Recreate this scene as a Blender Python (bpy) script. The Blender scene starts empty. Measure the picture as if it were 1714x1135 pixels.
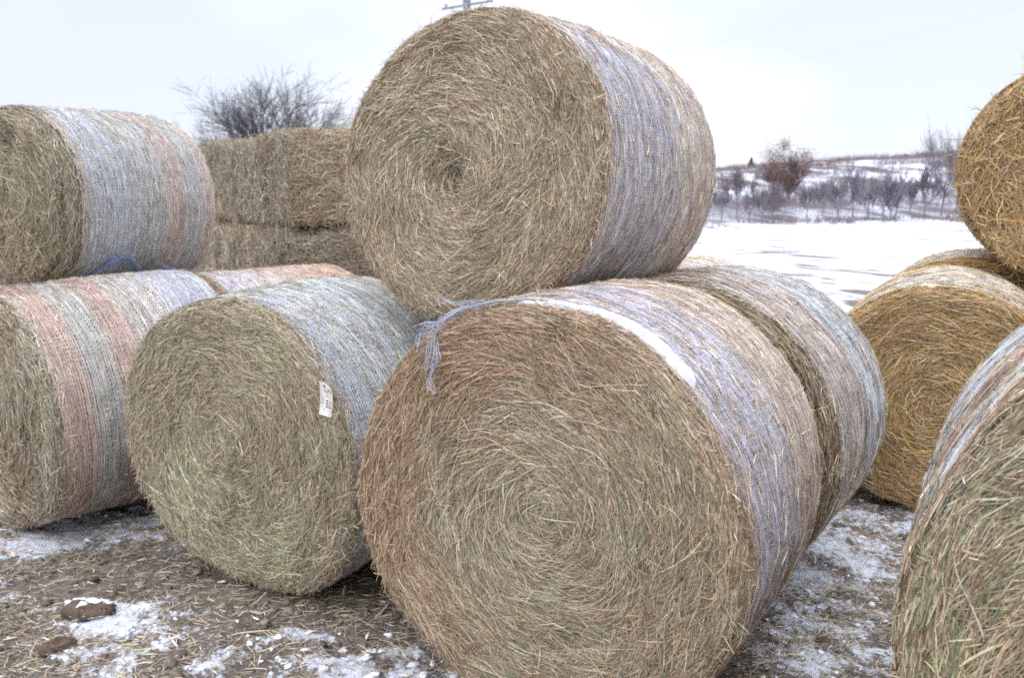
import bpy, bmesh, math
import numpy as np
from mathutils import Vector

# ------------------------------------------------------------------ camera, world, sun, exposure
scene = bpy.context.scene
COL = scene.collection
R_ = math.radians

cam_data = bpy.data.cameras.new('camera')
cam = bpy.data.objects.new('camera', cam_data)
COL.objects.link(cam)
cam.location = (0, 0, 1.986)
cam.rotation_euler = (R_(90 - 9.294), 0, 0)
cam_data.sensor_width = 36
cam_data.lens = 1479.1 / 1714 * 36
cam_data.clip_start = 0.05
cam_data.clip_end = 4000
cam_data.dof.use_dof = True
cam_data.dof.focus_distance = 3.3
cam_data.dof.aperture_fstop = 3.6
scene.camera = cam

SUN_EL, SUN_AZ = R_(38), R_(-150)
world = bpy.data.worlds.new('World')
scene.world = world
world.use_nodes = True
nt = world.node_tree
nt.nodes.clear()
w_out = nt.nodes.new('ShaderNodeOutputWorld')
w_bg = nt.nodes.new('ShaderNodeBackground')
w_sky = nt.nodes.new('ShaderNodeTexSky')
w_sky.sky_type = 'NISHITA'
w_sky.sun_disc = False
w_sky.sun_elevation = SUN_EL
w_sky.sun_rotation = SUN_AZ
w_co = nt.nodes.new('ShaderNodeTexCoord')
w_n = nt.nodes.new('ShaderNodeTexNoise')
w_n.inputs['Scale'].default_value = 2.4
w_n.inputs['Detail'].default_value = 4
w_n.inputs['Roughness'].default_value = 0.45
w_map = nt.nodes.new('ShaderNodeMapping')
w_map.inputs['Scale'].default_value = (1, 1, 2.2)
w_map.inputs['Location'].default_value = (0.35, 0.1, 0.0)
w_r = nt.nodes.new('ShaderNodeValToRGB')
w_r.color_ramp.elements[0].position = 0.40
w_r.color_ramp.elements[0].color = (0.80, 0.85, 1.0, 1)
w_r.color_ramp.elements[1].position = 0.58
w_r.color_ramp.elements[1].color = (0.99, 1.0, 1.06, 1)
w_s = nt.nodes.new('ShaderNodeVectorMath')
w_s.operation = 'SCALE'
w_sep = nt.nodes.new('ShaderNodeSeparateXYZ')
w_zen = nt.nodes.new('ShaderNodeMapRange')      # an overcast sky is about three times brighter overhead than at the horizon
w_zen.interpolation_type = 'SMOOTHSTEP'
w_zen.inputs['From Min'].default_value = 0.20
w_zen.inputs['From Max'].default_value = 0.95
w_zen.inputs['To Min'].default_value = 6.9
w_zen.inputs['To Max'].default_value = 19.0
w_mix = nt.nodes.new('ShaderNodeMix')
w_mix.data_type = 'RGBA'
w_mix.inputs['Factor'].default_value = 0.88
L_ = nt.links.new
L_(w_co.outputs['Generated'], w_sep.inputs['Vector'])
L_(w_sep.outputs['Z'], w_zen.inputs['Value'])
L_(w_zen.outputs['Result'], w_s.inputs['Scale'])
L_(w_co.outputs['Generated'], w_map.inputs['Vector'])
L_(w_map.outputs['Vector'], w_n.inputs['Vector'])
w_ab = nt.nodes.new('ShaderNodeMath')           # thinner, bluer cloud away to both sides
w_ab.operation = 'ABSOLUTE'
w_ma = nt.nodes.new('ShaderNodeMath')
w_ma.operation = 'MULTIPLY_ADD'
w_ma.inputs[1].default_value = -0.42
L_(w_sep.outputs['X'], w_ab.inputs[0])
L_(w_ab.outputs[0], w_ma.inputs[0])
w_ad = nt.nodes.new('ShaderNodeMath')
w_ad.inputs[1].default_value = 0.10
L_(w_n.outputs['Fac'], w_ad.inputs[0])
L_(w_ad.outputs[0], w_ma.inputs[2])
L_(w_ma.outputs[0], w_r.inputs['Fac'])
L_(w_r.outputs['Color'], w_s.inputs[0])
L_(w_sky.outputs['Color'], w_mix.inputs['A'])
L_(w_s.outputs['Vector'], w_mix.inputs['B'])
L_(w_mix.outputs['Result'], w_bg.inputs['Color'])
w_bg.inputs['Strength'].default_value = 0.1
L_(w_bg.outputs['Background'], w_out.inputs['Surface'])

sun_d = bpy.data.lights.new('sun', 'SUN')
sun_d.energy = 0.6
sun_d.angle = R_(25)
sun_d.color = (1.0, 0.98, 0.95)
sun = bpy.data.objects.new('sun', sun_d)
COL.objects.link(sun)
sd = Vector((math.sin(SUN_AZ) * math.cos(SUN_EL), math.cos(SUN_AZ) * math.cos(SUN_EL), math.sin(SUN_EL)))
sun.rotation_euler = sd.to_track_quat('Z', 'Y').to_euler()

scene.view_settings.view_transform = 'Standard'
scene.view_settings.look = 'None'
scene.view_settings.exposure = 0.72
scene.view_settings.gamma = 1
cy = scene.cycles
cy.use_denoising = False
cy.filter_width = 1.8
cy.max_bounces = 5
cy.diffuse_bounces = 4
cy.glossy_bounces = 2
cy.transmission_bounces = 2
cy.transparent_max_bounces = 4
cy.caustics_reflective = False
cy.caustics_refractive = False

# ------------------------------------------------------------------ numpy helpers
rng = np.random.default_rng(7)
TAU = 2 * np.pi


def U(a, b, n=None):
    return rng.uniform(a, b, n)


def smooth(t):
    t = np.clip(t, 0, 1)
    return t * t * (3 - 2 * t)


def _h(ix, iy, iz, seed):
    with np.errstate(over='ignore'):
        h = (ix.astype(np.int64) * 374761393 + iy.astype(np.int64) * 668265263 + iz.astype(np.int64) * 2147483647 + seed * 974634777) & 0xffffffff
        h = ((h ^ (h >> 13)) * 1274126177) & 0xffffffff
        h = ((h ^ (h >> 16)) * 2246822519) & 0xffffffff
        h = (h ^ (h >> 13))
    return h / 4294967295.0


def noise3(x, y, z, seed=0):
    x, y, z = np.broadcast_arrays(x, y, z)
    fx, fy, fz = np.floor(x), np.floor(y), np.floor(z)
    tx, ty, tz = x - fx, y - fy, z - fz
    tx, ty, tz = [t * t * (3 - 2 * t) for t in (tx, ty, tz)]
    o = 0
    for i in (0, 1):
        for j in (0, 1):
            for k in (0, 1):
                w = (tx if i else 1 - tx) * (ty if j else 1 - ty) * (tz if k else 1 - tz)
                o = o + w * _h(fx + i, fy + j, fz + k, seed)
    return o * 2 - 1


def fbm(x, y, z=0.0, seed=0, oct=4, gain=0.5):
    o, a, f, s = 0, 1, 1, 0
    for i in range(oct):
        o = o + a * noise3(x * f, y * f, z * f + 0.37 * i, seed + i * 17)
        s += a
        a *= gain
        f *= 2.03
    return o / s


def unit(v):
    return v / np.maximum(np.linalg.norm(v, axis=-1, keepdims=True), 1e-9)


def mesh_obj(name, V, F, mat, parent=None, col=None, smooth_=True, mat_idx=None, mats=None, attr=None):
    """V (n,3); F list of (m,k) index arrays; col (n,3) base colours."""
    if not isinstance(F, list):
        F = [F]
    F = [np.asarray(f, np.int32) for f in F if len(f)]
    me = bpy.data.meshes.new(name)
    me.vertices.add(len(V))
    me.vertices.foreach_set('co', np.asarray(V, np.float32).ravel())
    nl = sum(f.size for f in F)
    nf = sum(len(f) for f in F)
    me.loops.add(nl)
    me.polygons.add(nf)
    me.loops.foreach_set('vertex_index', np.concatenate([f.ravel() for f in F]))
    tot = np.concatenate([np.full(len(f), f.shape[1], np.int32) for f in F])
    me.polygons.foreach_set('loop_start', np.concatenate([[0], np.cumsum(tot)[:-1]]).astype(np.int32))
    me.polygons.foreach_set('loop_total', tot)
    if mats:
        for m in mats:
            me.materials.append(m)
        me.polygons.foreach_set('material_index', np.asarray(mat_idx, np.int32))
    else:
        me.materials.append(mat)
    if smooth_:
        me.polygons.foreach_set('use_smooth', np.ones(nf, bool))
    if col is not None:
        a = me.color_attributes.new('tint', 'FLOAT_COLOR', 'POINT')
        c = np.ones((len(V), 4), np.float32)
        c[:, :3] = col
        a.data.foreach_set('color', c.ravel())
    if attr:
        for k, v in attr.items():
            a = me.attributes.new(k, 'FLOAT', 'POINT')
            a.data.foreach_set('value', np.asarray(v, np.float32))
    me.update(calc_edges=True)
    o = bpy.data.objects.new(name, me)
    COL.objects.link(o)
    if parent:
        o.parent = parent
    return o


class Geo:
    """collects vertices, quads and colours for ONE mesh"""

    def __init__(s):
        s.V, s.F, s.C, s.M, s.n = [], [], [], [], 0

    def add(s, V, F, C, m=0):
        V = V.reshape(-1, 3)
        s.V.append(V)
        s.F.append(F.reshape(-1, 4) + s.n)
        C = np.broadcast_to(C, V.shape)
        s.C.append(C)
        s.M.append(np.full(F.size // 4, m))
        s.n += len(V)

    def build(s, name, mats, parent=None):
        if not isinstance(mats, (list, tuple)):
            mats = [mats]
        return mesh_obj(name, np.concatenate(s.V), np.concatenate(s.F), None, parent, np.concatenate(s.C),
                        mats=list(mats), mat_idx=np.concatenate(s.M))


def ribbons(g, P, T, N, L, W, col, kappa=None, cdir=None, lift=None, roll=None, wig=0.0, K=4, fold=True, m=0, taper=0.5):
    """g gets n bent straws: centre P, direction T, surface normal N."""
    n = len(P)
    T = unit(T)
    Bn = unit(np.cross(N, T))
    Nn = unit(np.cross(T, Bn))
    t = np.linspace(-0.5, 0.5, K + 1)[None, :, None]
    L = np.broadcast_to(L, (n,))[:, None, None]
    W = np.broadcast_to(W, (n,))[:, None, None]
    pos = P[:, None] + T[:, None] * (L * t)
    if kappa is not None:
        pos = pos + cdir[:, None] * (kappa[:, None, None] * (L * t) ** 2 / 2)
    if lift is not None:
        pos = pos + Nn[:, None] * (lift[:, None, None] * (t + 0.5) ** 2)
    if wig:
        ph = U(0, TAU, n)[:, None, None]
        fr = U(3, 9, n)[:, None, None]
        a1 = rng.normal(0, wig, n)[:, None, None] * L
        a2 = rng.normal(0, wig * .5, n)[:, None, None] * L
        pos = pos + Bn[:, None] * a1 * np.sin(ph + fr * t) + Nn[:, None] * a2 * np.sin(ph * 1.7 + fr * t)
    if roll is None:
        roll = rng.normal(0, 0.6, n)
    rc, rs = np.cos(roll)[:, None, None], np.sin(roll)[:, None, None]
    Wd = Bn[:, None] * rc + Nn[:, None] * rs
    Wn = Nn[:, None] * rc - Bn[:, None] * rs
    tp = 1 - taper * np.abs(2 * t) ** 3
    w = W * tp / 2
    if fold:
        vs = np.stack([pos - Wd * w, pos + Wn * w * 0.75, pos + Wd * w], 2)
        c = 3
    else:
        vs = np.stack([pos - Wd * w, pos + Wd * w], 2)
        c = 2
    idx = (np.arange(n)[:, None, None] * (K + 1) + np.arange(K)[None, :, None]) * c + np.arange(c - 1)[None, None, :]
    F = np.stack([idx, idx + 1, idx + 1 + c, idx + c], -1)
    C = np.repeat(col, (K + 1) * c, axis=0)
    g.add(vs, F, C, m)


def tubes(g, P, R, col, sides=3, m=0):
    """P (n,K,3) polylines, R (n,K) radii."""
    n, K = P.shape[:2]
    T = np.gradient(P, axis=1)
    T = unit(T)
    ref = np.zeros_like(T)
    ref[..., 0] = 1
    ref[np.abs(T[..., 0]) > .8] = (0, 1, 0)
    A = unit(np.cross(T, ref))
    Bv = np.cross(T, A)
    a = np.arange(sides) / sides * TAU
    V = P[:, :, None] + R[:, :, None, None] * (A[:, :, None] * np.cos(a)[None, None, :, None] + Bv[:, :, None] * np.sin(a)[None, None, :, None])
    i = (np.arange(n)[:, None, None] * K + np.arange(K - 1)[None, :, None]) * sides
    s0 = np.arange(sides)[None, None, :]
    s1 = (s0 + 1) % sides
    F = np.stack([i + s0, i + s1, i + sides + s1, i + sides + s0], -1)
    g.add(V, F, np.repeat(col, K * sides, axis=0) if np.ndim(col) > 1 else np.array(col), m)


def grid_faces(nu, nv, wrap_v=False):
    i, j = np.meshgrid(np.arange(nu - 1), np.arange(nv if wrap_v else nv - 1), indexing='ij')
    j2 = (j + 1) % nv
    return np.stack([i * nv + j, i * nv + j2, (i + 1) * nv + j2, (i + 1) * nv + j], -1).reshape(-1, 4)


def tag(o, label, cat, group=None, kind=None):
    o['label'] = label
    o['category'] = cat
    if group:
        o['group'] = group
    if kind:
        o['kind'] = kind
    return o


def empty(name, loc, rz=0.0):
    o = bpy.data.objects.new(name, None)
    o.empty_display_size = 0.2
    COL.objects.link(o)
    o.location = loc
    o.rotation_euler = (0, 0, rz)
    return o


# ------------------------------------------------------------------ materials
def new_mat(name):
    m = bpy.data.materials.new(name)
    m.use_nodes = True
    n = m.node_tree
    b = n.nodes['Principled BSDF']
    return m, n, b


def tint_mat(name, rough=0.6, spec=0.3, scale=60.0, amt=0.35, translucent=0.0):
    """base colour from the per-straw / per-thread tint, broken by a fine procedural noise"""
    m, n, b = new_mat(name)
    a = n.nodes.new('ShaderNodeAttribute')
    a.attribute_name = 'tint'
    tc = n.nodes.new('ShaderNodeTexCoord')
    no = n.nodes.new('ShaderNodeTexNoise')
    no.inputs['Scale'].default_value = scale
    no.inputs['Detail'].default_value = 2
    mr = n.nodes.new('ShaderNodeMapRange')
    mr.inputs['From Min'].default_value = 0.3
    mr.inputs['From Max'].default_value = 0.7
    mr.inputs['To Min'].default_value = 1 - amt
    mr.inputs['To Max'].default_value = 1 + amt
    mu = n.nodes.new('ShaderNodeVectorMath')
    mu.operation = 'SCALE'
    l = n.links.new
    l(tc.outputs['Object'], no.inputs['Vector'])
    l(no.outputs['Fac'], mr.inputs['Value'])
    l(a.outputs['Color'], mu.inputs[0])
    l(mr.outputs['Result'], mu.inputs['Scale'])
    l(mu.outputs['Vector'], b.inputs['Base Color'])
    b.inputs['Roughness'].default_value = rough
    b.inputs['Specular IOR Level'].default_value = spec
    return m


M_straw = tint_mat('straw', 0.55, 0.3, 70, 0.22)
M_core = tint_mat('packed_hay', 0.9, 0.1, 45, 0.5)
M_net = tint_mat('net_thread', 0.6, 0.3, 20, 0.12)
M_bark = tint_mat('bark', 0.9, 0.1, 8, 0.3)
M_leaf = tint_mat('dry_leaf', 0.8, 0.1, 3, 0.3)
M_clod = tint_mat('mud_clod', 0.85, 0.2, 30, 0.35)
M_snowlump = tint_mat('snow_lump', 0.7, 0.2, 50, 0.05)


def ground_mat():
    m, n, b = new_mat('mud_and_snow')
    l = n.links.new
    tc = n.nodes.new('ShaderNodeTexCoord')

    def noise(scale, detail=5, rough=0.6):
        x = n.nodes.new('ShaderNodeTexNoise')
        x.inputs['Scale'].default_value = scale
        x.inputs['Detail'].default_value = detail
        x.inputs['Roughness'].default_value = rough
        l(tc.outputs['Object'], x.inputs['Vector'])
        return x
    a = n.nodes.new('ShaderNodeAttribute')
    a.attribute_name = 'snow'
    n1 = noise(38, 6, 0.7)
    ma = n.nodes.new('ShaderNodeMath')
    ma.operation = 'MULTIPLY_ADD'
    l(n1.outputs['Fac'], ma.inputs[0])
    ma.inputs[1].default_value = 1.1
    l(a.outputs['Fac'], ma.inputs[2])
    mr = n.nodes.new('ShaderNodeMapRange')
    mr.interpolation_type = 'SMOOTHSTEP'
    mr.inputs['From Min'].default_value = 1.0
    mr.inputs['From Max'].default_value = 1.24
    l(ma.outputs[0], mr.inputs['Value'])
    n2 = noise(14, 8, 0.7)
    cr = n.nodes.new('ShaderNodeValToRGB')
    e = cr.color_ramp.elements
    e[0].position, e[0].color = 0.32, (0.10, 0.078, 0.062, 1)
    e[1].position, e[1].color = 0.72, (0.29, 0.25, 0.215, 1)
    x = e.new(0.5)
    x.color = (0.175, 0.148, 0.125, 1)
    l(n2.outputs['Fac'], cr.inputs['Fac'])
    mx = n.nodes.new('ShaderNodeMix')
    mx.data_type = 'RGBA'
    l(mr.outputs['Result'], mx.inputs['Factor'])
    l(cr.outputs['Color'], mx.inputs['A'])
    mx.inputs['B'].default_value = (0.72, 0.755, 0.82, 1)
    l(mx.outputs['Result'], b.inputs['Base Color'])
    b.inputs['Roughness'].default_value = 0.85
    b.inputs['Specular IOR Level'].default_value = 0.15
    n4 = noise(1.1, 6, 0.65)
    bu2 = n.nodes.new('ShaderNodeBump')
    bu2.inputs['Strength'].default_value = 0.8
    bu2.inputs['Distance'].default_value = 0.12
    l(n4.outputs['Fac'], bu2.inputs['Height'])
    bu = n.nodes.new('ShaderNodeBump')
    l(bu2.outputs['Normal'], bu.inputs['Normal'])
    bu.inputs['Strength'].default_value = 0.7
    bu.inputs['Distance'].default_value = 0.02
    n3 = noise(55, 8, 0.75)
    l(n3.outputs['Fac'], bu.inputs['Height'])
    l(bu.outputs['Normal'], b.inputs['Normal'])
    return m


M_ground = ground_mat()


def flat_mat(name, c, rough=0.7, scale=30, amt=0.1):
    m, n, b = new_mat(name)
    tc = n.nodes.new('ShaderNodeTexCoord')
    no = n.nodes.new('ShaderNodeTexNoise')
    no.inputs['Scale'].default_value = scale
    mx = n.nodes.new('ShaderNodeMix')
    mx.data_type = 'RGBA'
    mx.inputs['A'].default_value = tuple(v * (1 - amt) for v in c) + (1,)
    mx.inputs['B'].default_value = tuple(min(1, v * (1 + amt)) for v in c) + (1,)
    n.links.new(tc.outputs['Object'], no.inputs['Vector'])
    n.links.new(no.outputs['Fac'], mx.inputs['Factor'])
    n.links.new(mx.outputs['Result'], b.inputs['Base Color'])
    b.inputs['Roughness'].default_value = rough
    return m


# ------------------------------------------------------------------ terrain
MOUNDS = [(-1.30, 3.95, 0.085, 0.55), (-1.25, 4.7, 0.05, 0.6), (-2.7, 3.6, 0.05, 0.4)]


def height(x, y):
    x = np.asarray(x, float)
    y = np.asarray(y, float)
    near = np.exp(-((np.hypot(x, y - 4) / 14) ** 2))
    z = near * (0.055 * fbm(x * 0.9, y * 0.9, 0, 3, 3) + 0.022 * fbm(x * 5, y * 5, 0, 5, 4))
    rough = near * np.abs(fbm(x * 14, y * 14, 0, 9, 4, .6)) * 0.035
    z = z + rough - 0.035 * near
    for mx, my, h, r in MOUNDS:
        z = z + h * np.exp(-(((x - mx) ** 2 + (y - my) ** 2) / r ** 2))
    z = z - 3.4 * smooth((y - 6) / 320.0 * 1.0) * 0 - 3.4 * np.clip((y - 9) / 141, 0, 1)
    z = z + 0.022 * (np.clip(x, -40, 130) - 54) * smooth((y - 50) / 100)
    z = z + 0.25 * fbm(x / 14, y / 14, 0, 21, 3) * smooth((y - 40) / 60)
    z = z + 0.07 * fbm(x / .9, y / 1.4, 0, 23, 4, .6) * smooth((y - 6) / 6)
    for tr in (58.0, 60.2, 88.0):      # wheel ruts across the field
        z = z - 0.22 * np.exp(-((y - tr - .12 * x + 1.5 * np.sin(x / 17)) / .55) ** 2)
    crest = 13.0 + 0.050 * (np.clip(x, -60, 260) - 70)
    up = np.clip((y - 153 - 0.02 * x) / 150, 0, 1)
    z = z + crest * (0.55 * smooth(up) + 0.45 * np.clip(up * 1.6, 0, 1)) + 0.8 * fbm(x / 11, y / 11, 0, 31, 4) * smooth(up * 5)
    z = z - 0.03 * np.clip(y - 330, 0, 2000)
    return z


SNOW = [  # x, y, radius x, radius y, amount
    (-2.45, 5.2, .75, .33, .42), (-2.8, 4.85, .45, .2, .3), (-1.92, 4.02, .28, .16, .42), (-1.93, 3.84, .20, .10, .45), (-1.5, 3.75, .5, .28, .22),
    (-1.1, 3.45, .6, .3, .22), (-0.3, 3.5, .4, .22, .25), (-.8, 3.85, .3, .12, .14), (1.35, 3.9, .5, .6, .14), (1.7, 4.7, .75, .9, .24),
    (2.1, 5.2, .6, .5, .12), (1.3, 3.3, .6, .35, .16), (2.6, 4.1, .5, .8, .3), (-2.6, 4.35, .3, .2, .2), (.3, 3.2, .6, .25, .15)]
DRY = [(-1.3, 4.3, 1.0, .5, .3), (-2.5, 3.6, .5, .3, .2), (-2.0, 4.45, .4, .2, .25), (0.6, 3.9, .5, .9, .4), (-.4, 4.1, .5, .35, .3), (-2.6, 4.0, .25, .2, .15), (1.5, 3.35, .3, .12, .2)]


def snow_amount(x, y):
    s = 0.29 + 0.32 * fbm(x * 2.2, y * 2.2, 0, 41, 4, .6) + 0.62 * fbm(x * 9, y * 11, 0, 43, 5, .7)
    for a, b, ra, rb, k in SNOW:
        s = s + k * np.exp(-(((x - a) / ra) ** 2 + ((y - b) / rb) ** 2))
    for a, b, ra, rb, k in DRY:
        s = s - k * np.exp(-(((x - a) / ra) ** 2 + ((y - b) / rb) ** 2))
    d = np.hypot(x, y)
    far = 0.0 + 0.42 * smooth((y - 5.5) / 4.0)
    s = s + far
    s = s - 0.5 * smooth((fbm(x / .9, y / 2.5, 0, 45, 5, .7) - 0.0) / .3) * smooth((y - 6) / 5) * (1 - smooth((y - 14) / 25))
    s = s - 0.32 * smooth((fbm(x / 1.1, y / 3, 0, 46, 5, .75) - 0.16) / .25) * smooth((y - 12) / 8) * (1 - smooth((y - 110) / 40))
    s = s - 0.36 * smooth((fbm(x / 3, y / 2, 0, 47, 5, .75) + 0.0) / .25) * smooth((y - 154 - .02 * x) / 10)
    return s


def axis(lo, a, b, hi, step, ratio):
    m = list(np.arange(a, b, step))
    v, s = b, step
    while v < hi:
        m.append(v)
        s = min(s * ratio, 9.0)
        v += s
    v, s = a, step
    left = []
    while v > lo:
        s = min(s * ratio, 9.0)
        v -= s
        left.append(v)
    return np.array(left[::-1] + m)


xs = axis(-420, -3.4, 3.4, 520, 0.016, 1.045)
ys = axis(-40, 2.9, 6.6, 1300, 0.016, 1.035)
gx, gy = np.meshgrid(xs, ys, indexing='ij')
gz = height(gx, gy)
sn = snow_amount(gx, gy)
nr = np.exp(-((np.hypot(gx, gy - 4) / 14) ** 2))
gz = gz + 0.016 * smooth((sn - 0.38) / 0.2) * nr
ground = mesh_obj('ground', np.stack([gx, gy, gz], -1).reshape(-1, 3), grid_faces(len(xs), len(ys))[:, ::-1], M_ground,
                  attr={'snow': np.clip(sn, -.5, 1.2).ravel()})
ground['kind'] = 'structure'
ground['label'] = 'trampled mud with thin snow patches running out to a snowy field and hill'

# ------------------------------------------------------------------ hay palettes (linear base colours)
PAL = {
    'tan': [(.46, .345, .225), (.36, .265, .175), (.54, .425, .295), (.27, .20, .135), (.41, .315, .22)],
    'greygreen': [(.345, .315, .22), (.265, .25, .175), (.44, .41, .30), (.19, .18, .125), (.39, .335, .23)],
    'green': [(.32, .32, .17), (.24, .25, .135), (.42, .41, .24), (.17, .175, .10), (.40, .36, .21)],
    'rust': [(.41, .26, .15), (.33, .20, .115), (.49, .335, .21), (.23, .14, .08), (.39, .265, .165)],
    'brown': [(.28, .20, .135), (.34, .255, .175), (.21, .15, .10), (.40, .31, .22)],
    'gold': [(.52, .34, .12), (.41, .25, .08), (.60, .43, .19), (.31, .18, .06), (.47, .32, .14)],
    'amber': [(.46, .27, .08), (.34, .19, .05), (.58, .38, .14), (.25, .14, .04), (.62, .46, .22)],
    'pale': [(.62, .55, .41), (.55, .47, .33), (.66, .60, .48)],
}


def pick(pal, n):
    p = np.array(PAL[pal])
    c = p[rng.integers(0, len(p), n)]
    c = c * .84 + c.mean(1, keepdims=True) * .16
    return np.clip(c * np.array([1.0, .985, .95]) * (1.20 * np.exp(rng.normal(0, .22, n)))[:, None] + rng.normal(0, .012, (n, 3)), .02, .85)


def mix_cols(n, prob):
    """prob: dict palette -> weight array(n)"""
    ks = list(prob)
    w = np.stack([np.broadcast_to(np.maximum(prob[k], 0), (n,)) for k in ks], 1)
    w = w / w.sum(1, keepdims=True)
    r = rng.random(n)
    ch = (r[:, None] > np.cumsum(w, 1)).sum(1).clip(0, len(ks) - 1)
    out = np.zeros((n, 3))
    for i, k in enumerate(ks):
        q = ch == i
        out[q] = pick(k, q.sum())
    return out


# ------------------------------------------------------------------ round bale
class Bale:
    def __init__(s, loc, zc, yaw, R, L, rim=None, corner=.05, barrel=.014, lump=.010, seed=0, dome=.025, name='round_hay_bale', backR=None):
        s.R, s.L, s.corner, s.barrel, s.lump, s.seed, s.dome = R, L, corner, barrel, lump, seed, dome
        s.rng = np.random.default_rng(seed)
        s.backR = backR or R
        th = np.linspace(0, TAU, 721)
        if rim:
            a = np.radians([q[0] for q in rim])
            r = np.array([q[1] for q in rim])
            # gaps fall back to the fitted circle
            aa, rr = [], []
            o = np.argsort(a)
            a, r = a[o], r[o]
            for i in range(len(a)):
                aa.append(a[i]); rr.append(r[i])
                nx = a[(i + 1) % len(a)] + (TAU if i == len(a) - 1 else 0)
                gap = nx - a[i]
                if gap > R_(50):
                    k = int(gap // R_(25))
                    for q in range(1, k):
                        aa.append(a[i] + gap * q / k); rr.append(R)
            aa, rr = np.array(aa), np.array(rr)
            aa, rr = np.concatenate([aa - TAU, aa, aa + TAU]), np.concatenate([rr] * 3)
            o = np.argsort(aa)
            v = np.interp(th[:-1], aa[o], rr[o])
            k = np.exp(-(np.arange(-60, 61) / 14.0) ** 2)
            k /= k.sum()
            v = np.convolve(np.concatenate([v[-60:], v, v[:60]]), k, 'valid')
            s.prof = np.concatenate([v, v[:1]])
        else:
            s.prof = np.full(721, R)
        s.th = th
        low = zc - (np.interp(R_(270), th, s.prof))
        s.z0 = max(0.0, low)
        s.zc = zc - s.z0
        s.sag = 0.0 if rim else .016
        s.root = empty(name, (loc[0], loc[1], s.z0), -yaw)

    def rad(s, th, y):
        t = np.mod(th, TAU)
        r0 = np.interp(t, s.th, s.prof)
        f = smooth(y / (s.L * .9))
        r = r0 * (1 - f) + s.backR * f
        e = np.minimum(y, s.L - y)
        c = s.corner
        k = np.clip(e / c, 0, 1)
        r = r - c * (1 - np.sqrt(np.maximum(1 - (1 - k) ** 2, 0)))
        r = r + s.barrel * np.sin(np.pi * np.clip(y / s.L, 0, 1))
        x, z = np.cos(th) * 2.2, np.sin(th) * 2.2
        r = r + s.sag * np.cos(2 * th) + 1.5 * s.lump * fbm(x, z, y * 2.2, s.seed, 3) + .004 * fbm(x * 5, z * 5, y * 12, s.seed + 5, 2)
        return r

    def side(s, th, y, off=0.0):
        r = s.rad(th, y) + off
        z = np.sin(th) * r + s.zc
        if s.z0 < .3:       # flattened where its weight presses on the ground
            d = z - (.035 - s.z0)
            z = np.where(d < .06, (.035 - s.z0) + .06 * np.exp(np.clip(d / .06 - 1, -20, 0)), z)
        return np.stack([np.cos(th) * r, np.broadcast_to(y, np.shape(r)), z], -1)

    def relief(s, u, v, sgn):
        q = np.hypot(u, v) / s.R
        ang = np.arctan2(v, u)
        ring = fbm(q * 11, np.cos(ang) * 1.6, np.sin(ang) * 1.6, s.seed + 11, 3)
        lum = fbm(u * 3.2, v * 3.2, 0, s.seed + 12 + (sgn > 0), 3)
        mid = fbm(q * 16, ang * 3 + 0 * q, 0, s.seed + 14, 2)
        return s.dome * (1 - q ** 2) + .014 * ring + .030 * lum + .010 * mid

    def face(s, u, v, off=0.0, back=False):
        h = s.relief(u, v, -1 if not back else 1) + s.hollow(u, v, back) + off
        y = (s.L + h) if back else -h
        return np.stack([u, y, v + s.zc], -1)

    def hollow(s, u, v, back=False):
        o = 0.0
        if back:
            return o
        for cu, cv, r, d in ([s.pit] if s.pit else []) + list(s.dents):
            o = o - d * np.exp(-(((u - cu) / r) ** 2 + ((v - cv) / (r * 1.3)) ** 2))
        return o


def clampz(V, z=0.004):
    return V


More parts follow.
